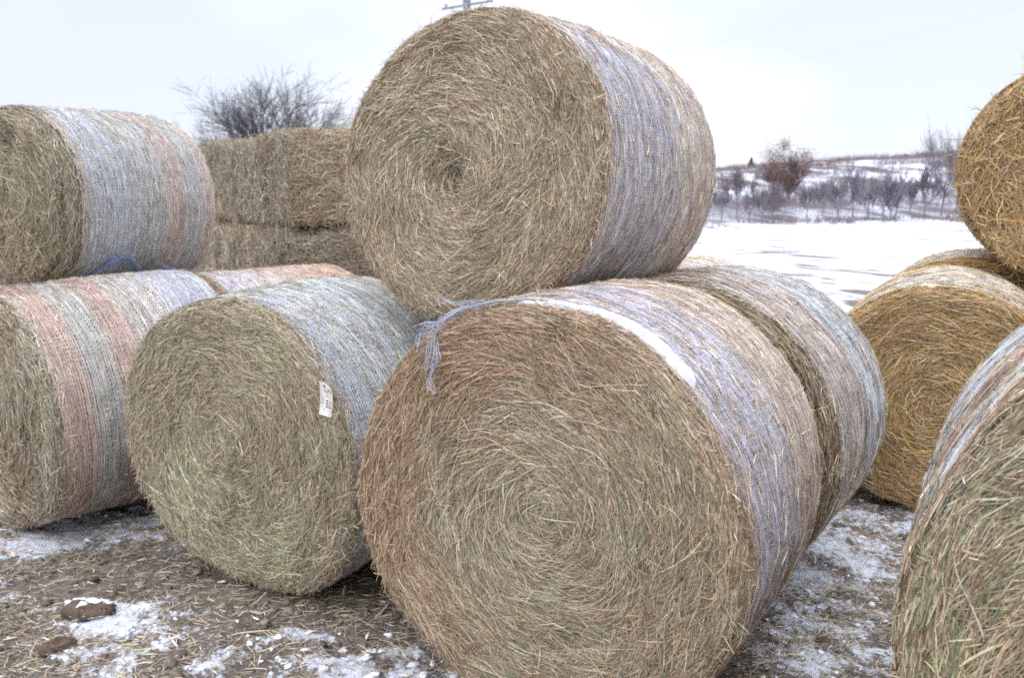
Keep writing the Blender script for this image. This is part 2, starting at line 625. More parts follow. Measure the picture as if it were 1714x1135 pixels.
def build_bale(key, loc, zc, yaw, R, L, rim, pal, core, net, label, group='round hay bales in the stacks', centre=(0, 0), n_face=26000, n_side=9000, W=.0030,
               Ls=(.05, .17), pit=None, jit=.33, seed=1, net_start=.03, net_density=1.0, fuzz=.02, name='round_hay_bale', backR=None, n_back=2500,
               corner=.05, netw=.0036, messy=.10, dents=None, mess2=.7, flyaway=120, sidepal=None, K=4, edge_fold=None, barrel=.014):
    b = Bale(loc, zc, yaw, R, L, rim, seed=seed, name=name, backR=backR, corner=corner, barrel=barrel)
    b.pit = pit
    b.dents = dents if dents is not None else [(float(a_ * math.cos(t_)), float(a_ * math.sin(t_)), float(w_), float(d_)) for a_, t_, w_, d_ in zip(R * np.sqrt(b.rng.uniform(.03, .8, 9)), b.rng.uniform(0, TAU, 9), b.rng.uniform(.025, .07, 9), b.rng.uniform(.02, .05, 9))]
    tag(b.root, label, 'hay bale' if 'hay' in name else 'straw bale', group)
    core = np.array(core)
    # --- packed core
    NT, NY = 220, 60
    th = np.linspace(0, TAU, NT, endpoint=False)
    yy = np.concatenate([b.corner * (1 - np.cos(np.linspace(0, np.pi / 2, 7))), np.linspace(b.corner * 1.2, L - b.corner * 1.2, NY),
                         L - b.corner * (1 - np.cos(np.linspace(np.pi / 2, 0, 7)))])
    g = Geo()
    Y, TH = np.meshgrid(yy, th, indexing='ij')
    g.add(b.side(TH, Y), grid_faces(len(yy), NT, True), np.clip(core * 1.5, 0, .5))
    q = np.linspace(0.0, 1, 46)
    for back in (False, True):
        Q, TH = np.meshgrid(q, th, indexing='ij')
        r = b.rad(TH, np.full_like(TH, L if back else 0.0)) * Q
        u, v = np.cos(TH) * r, np.sin(TH) * r
        P = b.face(u, v, 0, back)
        P[..., 1] = np.where(Q > .97, L if back else 0.0, P[..., 1])
        g.add(P, grid_faces(len(q), NT, True), core)
    # side straws lying under and over the net
    n = n_side
    sp = sidepal or pal
    th = U(0, TAU, n)
    y = U(0.01, L - .01, n)
    y[: n // 6] = np.abs(rng.normal(0, .035, n // 6)) + .005
    y[n // 6: n // 4] = L - np.abs(rng.normal(0, .03, n // 4 - n // 6)) - .005
    ang = rng.normal(0, .32, n)
    ang[rng.random(n) < .14] += U(-1.5, 1.5, 1)
    Nn = np.stack([np.cos(th), 0 * th, np.sin(th)], -1)
    Tt = np.stack([-np.sin(th), 0 * th, np.cos(th)], -1)
    Ay = np.array([0, 1.0, 0])
    T = Tt * np.cos(ang)[:, None] + Ay * np.sin(ang)[:, None]
    Ln = U(.04, .13, n)
    P = b.side(th, y, U(.000, .010, n) + Ln ** 2 / 8 / R * .6)
    cs = sp(np.cos(th), np.sin(th), y / L, n, True)
    cs = np.clip(cs * 1.12 + .03, 0, .85)
    ribbons(g, P, T, Nn, Ln, W * U(.6, 1.2, n), cs, kappa=np.full(n, .9 / R), cdir=-Nn, wig=.03, K=3, fold=False, m=1)
    # chaff caught on top of the net
    n = n_side // 8
    th = U(0, TAU, n)
    y = U(0.03, L - .01, n)
    ang = U(0, TAU, n)
    Nn = np.stack([np.cos(th), 0 * th, np.sin(th)], -1)
    Tt = np.stack([-np.sin(th), 0 * th, np.cos(th)], -1)
    T = Tt * np.cos(ang)[:, None] + Ay * np.sin(ang)[:, None] + Nn * rng.normal(0, .15, n)[:, None]
    Ln = U(.01, .055, n)
    ribbons(g, b.side(th, y, U(.010, .016, n)), T, Nn, Ln, W * U(.7, 1.4, n), sp(np.cos(th), np.sin(th), y / L, n, True), wig=.04, K=2, fold=False, m=1)
    g.build('hay_core', [M_core, M_straw], b.root)

    # --- cut faces
    for back in (False, True):
        n = n_back if back else n_face
        g = Geo()
        Rm = R * .985
        rr = np.sqrt(rng.random(n)) * 1.0
        m2 = rng.random(n) < .10
        rr[m2] = U(.9, 1.0, m2.sum())
        th = U(0, TAU, n)
        edge = b.rad(th, np.full(n, L if back else .012))
        u, v = np.cos(th) * rr * edge, np.sin(th) * rr * edge
        cu, cv = (0, 0) if back else centre
        # winding centre slides to the true centre towards the rim
        k = smooth(1 - rr)
        du, dv = u - cu * k, v - cv * k
        r = np.hypot(du, dv)
        rad = np.stack([du, 0 * du, dv], -1) / np.maximum(r, 1e-4)[:, None]
        tan = np.stack([-rad[:, 2], 0 * du, rad[:, 0]], -1)
        sp_ = jit * (1 + 1.6 * np.exp(-(r / .13) ** 2))
        a = rng.normal(0, 1, n) * sp_ + .8 * fbm(u * 4.5, v * 4.5, 0, seed + 60, 3) + mess2 * fbm(u * 14, v * 14, 0, seed + 61, 2) + .10
        wild = rng.random(n) < messy + .35 * np.exp(-(r / .11) ** 2)
        a[wild] = U(-np.pi, np.pi, wild.sum())
        sgn = 1.0 if back else -1.0
        out = np.array([0, sgn, 0.0])
        T = tan * np.cos(a)[:, None] + rad * np.sin(a)[:, None] + out * rng.normal(0, .07, n)[:, None]
        Ln = U(Ls[0], Ls[1], n) ** 1.0 * np.where(rng.random(n) < .12, 1.5, 1)
        Ln = np.minimum(Ln, .04 + r * 1.3)
        Ln = np.where(wild, Ln * .7, Ln)
        # keep straws from overshooting the rim
        Ln = np.where(rr > .9, np.minimum(Ln, .10), Ln)
        T = np.where(((rr > .9) & ~wild)[:, None], unit(T - rad * (np.einsum('ij,ij->i', T, rad) * .7)[:, None]), T)
        off = U(0, 1, n) ** 1.5 * fuzz + .001
        P = b.face(u, v, off, back)
        # follow the rounded corner at the rim
        dr = np.clip(rr - .93, 0, 1) / .07
        P[:, 1] += -sgn * dr ** 2 * .012
        Nn = np.tile(out, (n, 1)) + rad * (np.clip(rr - .88, 0, 1) / .12)[:, None] * .8
        kap = np.where(wild, rng.normal(0, 3, n), np.clip(.9 / np.maximum(r, .12), 0, 7) + rng.normal(0, 1.0, n))
        lift = np.where(rng.random(n) < .10, U(0, .035, n), U(-.004, .006, n))
        c = pal(u / R, v / R, 0 * u, n, False)
        ribbons(g, P, T, Nn, Ln, W * U(.55, 1.25, n) * np.where(rng.random(n) < .05, 1.7, 1), c, kappa=kap, cdir=-rad, lift=lift, wig=.035, K=K, fold=True)
        if not back:
            n = flyaway * 3
            th = U(0, TAU, n)
            rr = np.sqrt(U(.0, 1.0, n))
            e = b.rad(th, np.full(n, .012))
            u, v = np.cos(th) * rr * e, np.sin(th) * rr * e
            T = np.stack([rng.normal(0, 1, n), -U(.05, .5, n), rng.normal(0, 1, n)], -1)
            ribbons(g, b.face(u, v, .018), T, np.tile([0, -1.0, 0], (n, 1)) + .01, U(.03, .15, n), W * U(.5, 1.0, n), pal(u / R, v / R, 0 * u, n, False) * 1.15,
                    kappa=rng.normal(0, 4, n), cdir=np.tile([0, 0, -1.0], (n, 1)), wig=.05, K=5, fold=True)
            # fringe along the rim
            n = flyaway * 5
            th = U(0, TAU, n)
            rad = np.stack([np.cos(th), 0 * th, np.sin(th)], -1)
            tan = np.stack([-np.sin(th), 0 * th, np.cos(th)], -1)
            a = rng.normal(0, .5, n)
            T = tan * (np.cos(a) * rng.choice([-1, 1], n))[:, None] + rad * (np.abs(np.sin(a)) * .45)[:, None] + np.array([0, -1.0, 0]) * U(-.1, .5, n)[:, None]
            P = b.side(th, U(0, .04, n), .004)
            ribbons(g, P, T, rad + np.array([0, -.5, 0]), U(.03, .12, n), W * U(.5, 1.0, n), pal(np.cos(th), np.sin(th), 0 * th, n, False), kappa=rng.normal(2, 3, n),
                    cdir=-rad, wig=.05, K=4, fold=False)
        g.build('cut_face', M_straw, b.root)

    # --- net wrap
    if net:
        g = Geo()
        NS = 190
        for layer in range(2):
            sp0 = .0150
            ny = int((L - net_start - .02) / sp0)
            y0 = net_start + (np.arange(ny) + .33 * layer + U(-.25, .25, ny)) * sp0
            th = np.linspace(0, TAU, NS + 1)[None, :]
            Y = y0[:, None] + .0028 * noise3(np.cos(th) * 3, np.sin(th) * 3, y0[:, None] * 40, seed + layer * 7) + .010 * noise3(np.cos(th) * 1.3, np.sin(th) * 1.3, y0[:, None] * 2.5, seed + 70)
            Y = np.clip(Y, .006, L - .006)
            TH = np.broadcast_to(th, Y.shape)
            off = .006 + .0035 * noise3(np.cos(TH) * 14, np.sin(TH) * 14, Y * 70, seed + 30 + layer)
            Pc = b.side(TH, Y, off)
            colr, dens = net(Y / L, TH, seed + layer)
            ww = netw * (.75 + .5 * _h(np.arange(ny), np.arange(ny) * 0 + layer, np.arange(ny) * 0, seed))[:, None]
            keep = (noise3(np.cos(TH) * 9, np.sin(TH) * 9, Y * 110, seed + 50 + layer) * .5 + .5) < dens * net_density
            P0, P1 = Pc.copy(), Pc.copy()
            P0[..., 1] -= ww / 2
            P1[..., 1] += ww / 2
            # a slight roll so the thread is not a flat band
            rr = (noise3(np.cos(TH) * 7, np.sin(TH) * 7, Y * 50, seed + 90) * .0012)
            P0[..., 0] += np.cos(TH) * rr
            P0[..., 2] += np.sin(TH) * rr
            V = np.stack([P0, P1], 2)
            idx = (np.arange(ny)[:, None] * (NS + 1) + np.arange(NS)[None]) * 2
            F = np.stack([idx, idx + 1, idx + 3, idx + 2], -1)[keep[:, :-1]]
            g.add(V, F, np.repeat(colr.reshape(-1, 3), 2, axis=0))
            # knitted zigzag between neighbouring chains
            nz = 170
            tz = (np.arange(nz) + U(0, 1)) / nz * TAU
            for half in (0, 1):
                ya = y0[:-1, None] + 0 * tz
                yb = y0[1:, None] + 0 * tz
                ta = np.broadcast_to(tz + (TAU / nz * .5) * half, ya.shape)
                tb = ta + TAU / nz * .5
                if half:
                    ya, yb = yb, ya
                w = .0019
                kk = (_h(np.arange(ya.size), np.arange(ya.size) * 0 + half, np.arange(ya.size) * 0, seed + layer) < .9).reshape(ya.shape)
                c, dn = net(ya / L, ta, seed + layer)
                kk &= (noise3(np.cos(ta) * 9, np.sin(ta) * 9, ya * 110, seed + 50 + layer) * .5 + .5) < dn * net_density
                A = b.side(ta, ya, .006)[kk]
                B = b.side(tb, yb, .006)[kk]
                tn = unit(B - A)
                nn = np.stack([np.cos(ta), 0 * ta, np.sin(ta)], -1)[kk]
                wd = unit(np.cross(tn, nn)) * w / 2
                V = np.stack([A - wd, A + wd, B + wd, B - wd], 1)
                F = np.arange(len(V) * 4).reshape(-1, 4)
                g.add(V, F, np.repeat(c[kk], 4, axis=0))
        g.build('net_wrap', M_net, b.root)
    return b


def bands(stops, patch=None, blue=None):
    """net colour across the width: stops = (s, colour, density)"""
    ss = np.array([q[0] for q in stops])
    cc = np.array([q[1] for q in stops])
    dd = np.array([q[2] for q in stops])

    def f(s, th, seed):
        s2 = s + .02 * noise3(np.cos(th) * 2, np.sin(th) * 2, s * 3, seed)
        c = np.stack([np.interp(s2, ss, cc[:, i]) for i in range(3)], -1)
        d = np.interp(s2, ss, dd)
        x, z = np.cos(th), np.sin(th)
        d = d + .32 + .22 * fbm(x * 3, z * 3, s * 5, seed + 3, 3)
        if patch is not None:
            c, d = patch(s, th, c, d)
        c = c * .86 + c.mean(-1, keepdims=True) * .14
        c = c * (1 + .14 * noise3(x * 20, z * 20, s * 120, seed)[..., None])
        return np.clip(c * 1.0, 0.02, .9), d
    return f


WHITE = (.80, .80, .82)
BLUE = (.56, .63, .82)
LBLUE = (.70, .78, .85)
LAV = (.60, .62, .74)
PINK = (.70, .56, .51)
ORANGE = (.64, .40, .31)
TANN = (.66, .56, .48)
GREY = (.60, .61, .60)
CREAM = (.84, .78, .70)

AX = .55


def fp(*ks):
    """palette function with constant weights plus noise"""
    def f(u, v, s, n, side):
        nz = fbm(u * 2.5, v * 2.5, s * 3, 77, 3)
        d = {}
        for i, (k, w) in enumerate(ks):
            d[k] = np.maximum(w * (1 + 2.4 * nz * (1 if i % 2 else -1)), .02 * w)
        return mix_cols(n, d)
    return f


# A: rusty outer layer on the upper left, greener towards the middle
def pal_front(u, v, s, n, side):
    if side:
        return mix_cols(n, {'tan': .9, 'rust': .45, 'pale': .25})
    q = np.hypot(u, v)
    left = smooth((-.8 * u + .45 * v + .35) / .8)
    nz0 = fbm(u * 2.2, v * 2.2, 0, 87, 3)
    rust = smooth((q - .42 + .25 * nz0) / .35) * (.40 + 3.0 * left ** 1.3)
    lower = smooth((-v + .1) / .8) * smooth((u + .5) / .6)
    nz = fbm(u * 3, v * 3, 0, 88, 3)
    return mix_cols(n, {'rust': rust, 'tan': .75 + .5 * nz, 'greygreen': .5 - .8 * nz + .25 * lower, 'green': .08 + .15 * lower, 'pale': .05 + .03 * (q < .5)})


RIM_A = [(1, .814), (8, .805), (20, .788), (37, .783), (52, .80), (65, .805), (78, .808), (94, .804), (111, .807), (130, .80), (150, .804), (177, .828), (200, .828), (220, .785), (237, .78), (250, .79), (270, .80), (290, .80), (310, .80), (330, .801), (349, .812)]
RIM_C = [(2, .733), (19, .724), (38, .726), (60, .736), (75, .733), (93, .733), (116, .752), (139, .797), (171, .80), (200, .772), (223, .713), (250, .668), (282, .70), (299, .770), (311, .802), (328, .818), (343, .784)]
RIM_D = [(10, .711), (30, .736), (48, .739), (67, .731), (84, .708), (105, .685), (129, .674), (153, .692), (183, .729), (204, .743), (223, .734), (242, .745), (259, .706), (291, .650), (317, .690), (335, .699), (352, .705)]
RIM_E = [(11, .62), (33, .632), (52, .638), (73, .64), (96, .64), (258, .592), (303, .595), (329, .645), (350, .615)]
RIM_F = [(21, .715), (48, .68), (83, .665), (255, .745), (297, .70), (322, .78), (336, .80), (355, .755)]
RIM_I = [(137, .925), (146, .902), (157, .887), (168, .902), (180, .914), (189, .91)]
RIM_J = [(53, .727), (68, .704), (92, .687), (117, .706), (134, .70), (242, .744), (262, .73)]

bale_front = build_bale('A', (.071, 3.091), .802, .554, .802, 1.01, RIM_A, pal_front, (.24, .185, .125),
    bands([(0, TANN, .35), (.06, LAV, .75), (.2, LAV, .8), (.5, LAV, .7), (.62, TANN, .55), (.8, TANN, .6), (.92, TANN, .5), (1, GREY, .4)],
          patch=lambda s, th, c, d: (c + (np.array([.60, .40, .30]) - c) * (.55 * np.exp(-((s - .85) / .12) ** 2) * smooth((.6 - np.sin(th)) / .6))[..., None], d)),
    'large front hay bale with rusty upper left and snow along its rim', centre=(.088, .06), n_face=56000, n_side=14000, seed=101, jit=.30, mess2=.4, Ls=(.06, .22), W=.0029, flyaway=170, messy=.11)

bale_behind = build_bale('B', (.771, 4.228), .794, .57, .794, 1.09, None, fp(('tan', 1), ('brown', .6), ('greygreen', .5)), (.11, .08, .05),
    bands([(0, GREY, .5), (.08, (.72, .67, .66), .7), (.2, PINK, .7), (.32, (.72, .67, .64), .65), (.42, PINK, .6), (.55, LBLUE, .75), (.72, LBLUE, .75), (.9, GREY, .6), (1, GREY, .5)]),
    'pink and pale blue netted hay bale close behind the front bale', n_face=9000, n_side=12000, seed=102, fuzz=.03, flyaway=120)

bale_tagged = build_bale('C', (-1.355, 4.175), .758, .498, .758, 1.05, RIM_C, fp(('greygreen', .9), ('green', .35), ('tan', .75), ('pale', .10)), (.21, .185, .13),
    bands([(0, LAV, .4), (.05, BLUE, .8), (.16, LBLUE, .9), (.6, LBLUE, .85), (.85, (.62, .62, .62), .75), (1, GREY, .6)],
          patch=lambda s, th, c, d: (c * (1 - .0 * s[..., None]), d)),
    'squat green hay bale with a paper tag, left of the front bale', centre=(-.088, .054), n_face=48000, n_side=12000, seed=103, jit=.38, mess2=.6, Ls=(.05, .20), W=.0031, messy=.14, corner=.06)


def pal_top(u, v, s, n, side):
    if side:
        return mix_cols(n, {'tan': 1, 'pale': .45, 'rust': .45})
    q = np.hypot(u, v)
    out = smooth((q - .6) / .3)
    nz = fbm(u * 3, v * 3, 0, 89, 3)
    return mix_cols(n, {'tan': 1.05 - .6 * nz, 'greygreen': .5 + .8 * nz + .2 * out, 'pale': .20 * (1 - out) + .05, 'green': .06, 'rust': .18 * out + .08, 'brown': .25 * out * (v > .2)})


bale_top = build_bale('D', (-.217, 4.125), 2.095, .534, .711, 1.407, RIM_D, pal_top, (.23, .195, .145),
    bands([(0, TANN, .3), (.05, (.68, .66, .68), .55), (.14, (.68, .67, .75), .6), (.28, (.68, .68, .76), .6), (.5, (.68, .66, .72), .55), (.62, CREAM, .5), (.8, (.72, .62, .58), .5), (.92, (.70, .58, .52), .5), (1, TANN, .4)],
          patch=lambda s, th, c, d: (lambda bl, orr: (c + (np.array([.50, .58, .86]) - c) * bl[..., None] + (np.array(ORANGE) - c) * orr[..., None], d + .20 * bl + .12 * orr))(
              .55 * smooth((fbm(np.cos(th) * 5, np.sin(th) * 5, s * 7, 333, 3) + .22) / .35) * np.exp(-((s - .32) / .24) ** 2) * smooth((np.sin(th) + .05) / .35) * (1 - .6 * smooth((np.sin(th) - .75) / .25)),
              .75 * np.exp(-((s - .80) / .09) ** 2) * smooth((.25 - np.sin(th)) / .5))),
    'grey-tan hay bale on top of the pyramid with a shaggy hollow centre', centre=(-.043, -.013), pit=(-.043, -.013, .085, .11), dents=[(.49, .02, .055, .05), (-.60, .05, .06, .04), (.46, .22, .07, .04), (-.05, .55, .10, .02)], n_face=52000, n_side=14000, seed=104, jit=.30, W=.0032,
    Ls=(.06, .20), mess2=.4, messy=.11, flyaway=160, barrel=.03, backR=.735)

bale_upper_left = build_bale('E', (-3.38, 6.00), 1.93, .504, .645, 1.24, RIM_E, fp(('greygreen', 1.0), ('tan', .7), ('brown', .35), ('green', .25)), (.10, .085, .055),
    bands([(0, TANN, .3), (.10, TANN, .3), (.16, (.64, .66, .70), .7), (.3, (.62, .66, .72), .7), (.5, (.62, .62, .60), .65), (.58, GREY, .6), (.63, PINK, .75), (.72, PINK, .75), (.77, GREY, .65), (.86, GREY, .65), (.9, PINK, .7), (1, PINK, .6)],
          patch=lambda s, th, c, d: (c, d - .15 * smooth((.0 - np.sin(th)) / .5))),
    'upper left hay bale with grey-blue net and two faded orange bands', n_face=16000, n_side=9000, seed=105, W=.0034, fuzz=.045, jit=.5, messy=.25, flyaway=160, corner=.09, net_start=.10)

bale_lower_left = build_bale('F', (-3.01, 5.07), .735, .686, .735, 1.23, RIM_F, fp(('greygreen', 1.0), ('tan', .7), ('pale', .15), ('brown', .25)), (.11, .09, .06),
    bands([(0, ORANGE, .3), (.04, (.68, .46, .39), .8), (.15, (.68, .46, .39), .85), (.18, (.56, .54, .50), .65), (.29, (.56, .54, .50), .65), (.33, (.66, .44, .38), .85), (.42, (.66, .46, .40), .85), (.46, (.60, .57, .52), .65), (.64, (.72, .70, .68), .65), (.7, LAV, .8), (.95, (.60, .65, .77), .85), (1, GREY, .6)]),
    'hay bale at the lower left edge with two red-orange net bands', n_face=18000, n_side=10000, seed=106, W=.0032, fuzz=.035, jit=.4, messy=.2, corner=.05)
ax = np.array([math.sin(.686), math.cos(.686)])
p = np.array([-3.01, 5.07]) + ax * 1.28
bale_row_end = build_bale('G', tuple(p), .725, .686, .725, 1.2, None, fp(('tan', 1), ('rust', .5)), (.12, .09, .055),
    bands([(0, TANN, .4), (.04, LAV, .7), (.25, (.74, .70, .70), .7), (.45, (.74, .60, .52), .65), (.8, (.74, .50, .38), .55), (1, ORANGE, .4)]),
    'pale orange netted hay bale behind the red banded one', n_face=3000, n_side=8000, seed=107, fuzz=.03)

bale_right = build_bale('I', (1.786, 1.681), .907, .508, .907, 1.266, RIM_I, fp(('green', .9), ('greygreen', .8), ('tan', .8), ('pale', .07), ('rust', .4)), (.15, .13, .075),
    bands([(0, (.66, .44, .32), .5), (.04, (.70, .42, .34), .8), (.14, (.70, .44, .36), .8), (.18, WHITE, .75), (.28, WHITE, .7), (.32, (.68, .42, .36), .8), (.44, (.68, .44, .38), .8), (.5, WHITE, .8), (.66, (.55, .63, .78), .8), (1, WHITE, .7)]),
    'green hay bale cut off by the right edge, closest to the camera', n_face=44000, n_side=12000, seed=108, W=.0038, Ls=(.06, .22), jit=.30, messy=.08, flyaway=130, K=5)

bale_straw = build_bale('J', (2.617, 5.351), .734, .504, .734, 1.22, RIM_J, fp(('gold', 1.0), ('amber', .3), ('tan', .25), ('pale', .05)), (.15, .10, .04),
    bands([(0, CREAM, .5), (.06, CREAM, .85), (.9, CREAM, .85), (1, CREAM, .5)]),
    'golden straw bale under cream net, behind the right-hand green bale', name='round_straw_bale', n_face=22000, n_side=7000, seed=109, W=.0040, Ls=(.07, .22), jit=.32, messy=.10, fuzz=.035,
    sidepal=fp(('gold', 1), ('pale', .6)))
p = np.array([2.617, 5.351]) + np.array([math.sin(.504), math.cos(.504)]) * 1.30 + np.array([.11, -.07])
bale_straw_rear = build_bale('J2', tuple(p), .775, .504, .775, 1.2, None, fp(('gold', .7), ('amber', 1)), (.18, .11, .04),
    bands([(0, CREAM, .5), (.06, CREAM, .8), (1, CREAM, .6)]),
    'straw bale whose orange rim shows over the cream-netted straw bale', name='round_straw_bale', n_face=9000, n_side=5000, seed=110, W=.0045, fuzz=.05, jit=.45, messy=.2, flyaway=200, sidepal=fp(('gold', 1), ('pale', .6)))

bale_straw_top = build_bale('K', (3.745, 5.86), 2.14, .52, .745, 1.25, None, fp(('amber', 1.0), ('gold', .35), ('brown', .35)), (.14, .085, .03),
    None, 'loose amber straw bale sitting high at the right edge', name='round_straw_bale', n_face=26000, n_side=16000, seed=111, W=.0050, Ls=(.06, .20), jit=.75, messy=.35, fuzz=.07, flyaway=380, corner=.07)

g = Geo()
n = 420
bb = bale_straw_top
th = U(0, TAU, n)
y = np.abs(rng.normal(0, .25, n)) % 1.2
rad = np.stack([np.cos(th), 0 * th, np.sin(th)], -1)
T = rad * U(.2, 1, n)[:, None] + np.stack([-np.sin(th), 0 * th, np.cos(th)], -1) * rng.normal(0, .8, n)[:, None] + np.array([0, 1.0, 0]) * rng.normal(-.1, .5, n)[:, None]
Ln = .05 + .22 * rng.random(n) ** 2.5
ribbons(g, bb.side(th, y, 0.0) + unit(T) * (Ln * .42)[:, None], T, rad + .01, Ln, U(.002, .0045, n), fp(('gold', 1), ('amber', .8), ('pale', .2))(np.cos(th), np.sin(th), y, n, True),
        kappa=rng.normal(0, 4, n), cdir=np.tile([0, 0, -1.0], (n, 1)), wig=.06, K=5, fold=False)
g.build('loose_stems', M_straw, bb.root)['kind'] = 'stuff'

for k, (p, z, R, sd_, lab) in enumerate([((.35, 5.5), .73, .73, 112, 'cream netted straw bale just visible behind the pyramid on the snow side'),
                                          ((1.02, 6.62), .74, .74, 113, 'farthest straw bale showing an orange rim beyond the pyramid')]):
    build_bale('L%d' % k, tuple(p), z, .55, R, 1.2, None, fp(('gold', .8), ('amber', .8), ('pale', .1)), (.18, .11, .04),
               bands([(0, CREAM, .5), (.06, CREAM, .8), (1, CREAM, .7)]), lab, name='round_straw_bale', n_face=5000, n_side=4000, seed=sd_, W=.0045, fuzz=.04, sidepal=fp(('gold', 1), ('pale', .8)))


# ------------------------------------------------------------------ big square bales behind the left stack
def square_bale(loc, rz, sx, sy, sz, seed, label, pal, n=9000, group='large square bales in the rear stack', slump=(0, 0)):
    """local x runs along the long side, y along the short end, z up"""
    root = empty('square_hay_bale', loc, rz)
    tag(root, label, 'hay bale', group)
    r2 = np.random.default_rng(seed)

    def surf(face, a, b_, off):
        # a,b in 0..1 ; rounded, bulging box
        one = np.ones_like(a)
        if face == 'side':
            p = np.stack([a * sx, 0 * one, b_ * sz], -1); nn = np.array([0, -1.0, 0])
        elif face == 'rear':
            p = np.stack([a * sx, sy * one, b_ * sz], -1); nn = np.array([0, 1.0, 0])
        elif face == 'end':
            p = np.stack([0 * one, a * sy, b_ * sz], -1); nn = np.array([-1.0, 0, 0])
        elif face == 'end2':
            p = np.stack([sx * one, a * sy, b_ * sz], -1); nn = np.array([1.0, 0, 0])
        elif face == 'top':
            p = np.stack([a * sx, b_ * sy, sz * one], -1); nn = np.array([0, 0, 1.0])
        else:
            p = np.stack([a * sx, b_ * sy, 0 * one], -1); nn = np.array([0, 0, -1.0])
        c = np.array([sx, sy, sz]) / 2
        q = (p - c) / c
        # round the edges
        e = .10
        inner = np.clip(np.abs(p - c), 0, c - e) * np.sign(p - c)
        d = (p - c) - inner
        ln = np.linalg.norm(d, axis=-1, keepdims=True)
        p2 = c + inner + np.where(ln > e, d / np.maximum(ln, 1e-6) * e, d)
        lum = fbm(p[..., 0] * 2.2 + seed, p[..., 1] * 2.2, p[..., 2] * 2.2, seed, 3)
        mid = (1 - q[..., 0] ** 2) * .5 + .5
        p2 = p2 + d / np.maximum(ln, 1e-6) * (.045 * lum + off)[..., None]
        p2[..., 2] -= slump[0] * np.clip(p2[..., 0] / sx, 0, 2) ** 1.5 * np.clip(p2[..., 2] / sz, 0, 1) + slump[1] * (p2[..., 1] / sy) * np.clip(p2[..., 2] / sz, 0, 1)
        return p2, nn
    g = Geo()
    t = np.linspace(0, 1, 40)
    A, B = np.meshgrid(t, t, indexing='ij')
    for f in ('side', 'rear', 'end', 'end2', 'top', 'bottom'):
        P, _ = surf(f, A, B, 0 * A)
        g.add(P, grid_faces(40, 40), np.array((.12, .095, .06)))
    oc = g.build('hay_core', M_core, root)
    bmm = bmesh.new()
    bmm.from_mesh(oc.data)
    bmesh.ops.remove_doubles(bmm, verts=bmm.verts, dist=.002)
    bmesh.ops.recalc_face_normals(bmm, faces=bmm.faces)
    bmm.to_mesh(oc.data)
    bmm.free()
    g = Geo()
    for f, k in (('side', 1.0), ('end', .7), ('top', .5), ('end2', .2)):
        m = int(n * k)
        a, b_ = U(0, 1, m), U(0, 1, m)
        P, nn = surf(f, a, b_, U(0, 1, m) ** 1.5 * .05)
        T = r2.normal(0, 1, (m, 3)) * np.array([.8, .8, 1.0])
        if f == 'end':
            T = T * np.array([.3, 1.6, .6])
        T = T - nn * (T @ nn)[:, None] * .85
        ribbons(g, P, T, np.tile(nn, (m, 1)) + .02, U(.05, .2, m), .0042 * U(.6, 1.4, m), (sq_end if f == 'end' and seed < 205 else pal)(P[:, 0] * .5, P[:, 2] * .8, P[:, 1], m, False), kappa=r2.normal(0, 3, m),
                cdir=np.tile([0, 0, -1.0], (m, 1)), lift=np.where(r2.random(m) < .12, U(0, .06, m), 0), wig=.04, K=3, fold=False)
    g.build('straw_surface', M_straw, root)
    return root


sq_end = fp(('tan', 1.2), ('gold', .25), ('pale', .25), ('brown', .5))
sq_pal = fp(('tan', .4), ('brown', .8), ('greygreen', .9))
sq_pal2 = fp(('greygreen', .8), ('brown', .6), ('tan', .5))
CX, CY = -1.95, 8.15
phi = math.atan2(3.0, -2.0)           # long side runs away to the left
dx, dy = math.cos(phi), math.sin(phi)
H3 = .86
# the mesh's y axis points to the inside of the stack
labs = [('square hay bale at the top front corner of the rear stack', 'top square hay bale farther left along the rear stack'),
        ('middle square hay bale under the top corner bale of the rear stack', 'middle square hay bale at the far left of the rear stack'),
        ('bottom square hay bale of the rear stack, at the near corner', 'bottom square hay bale of the rear stack, at the far end')]
for lvl in range(3):
    for k in range(2):
        z = [1.71, .80, -.02][lvl]
        L2 = 2.15
        px = CX + dx * (k * (L2 + .02)) + (.06 if lvl == 1 else 0) * -1
        py = CY + dy * (k * (L2 + .02)) - (.10 if lvl == 1 else 0)
        r = square_bale((px, py, z), phi, L2, 1.25, [.84, .83, .80][lvl], 200 + lvl * 5 + k, labs[lvl][k], sq_pal if lvl == 0 else sq_pal2, n=11000 if lvl < 2 else 1500,
                        slump=(.05, .0) if lvl == 0 else (0, 0))
        # turn it so the long visible side faces the camera: mirror by rotating about the corner
        for ch in r.children:
            ch.scale = (1, -1, 1)
            me = ch.data
            me.flip_normals()

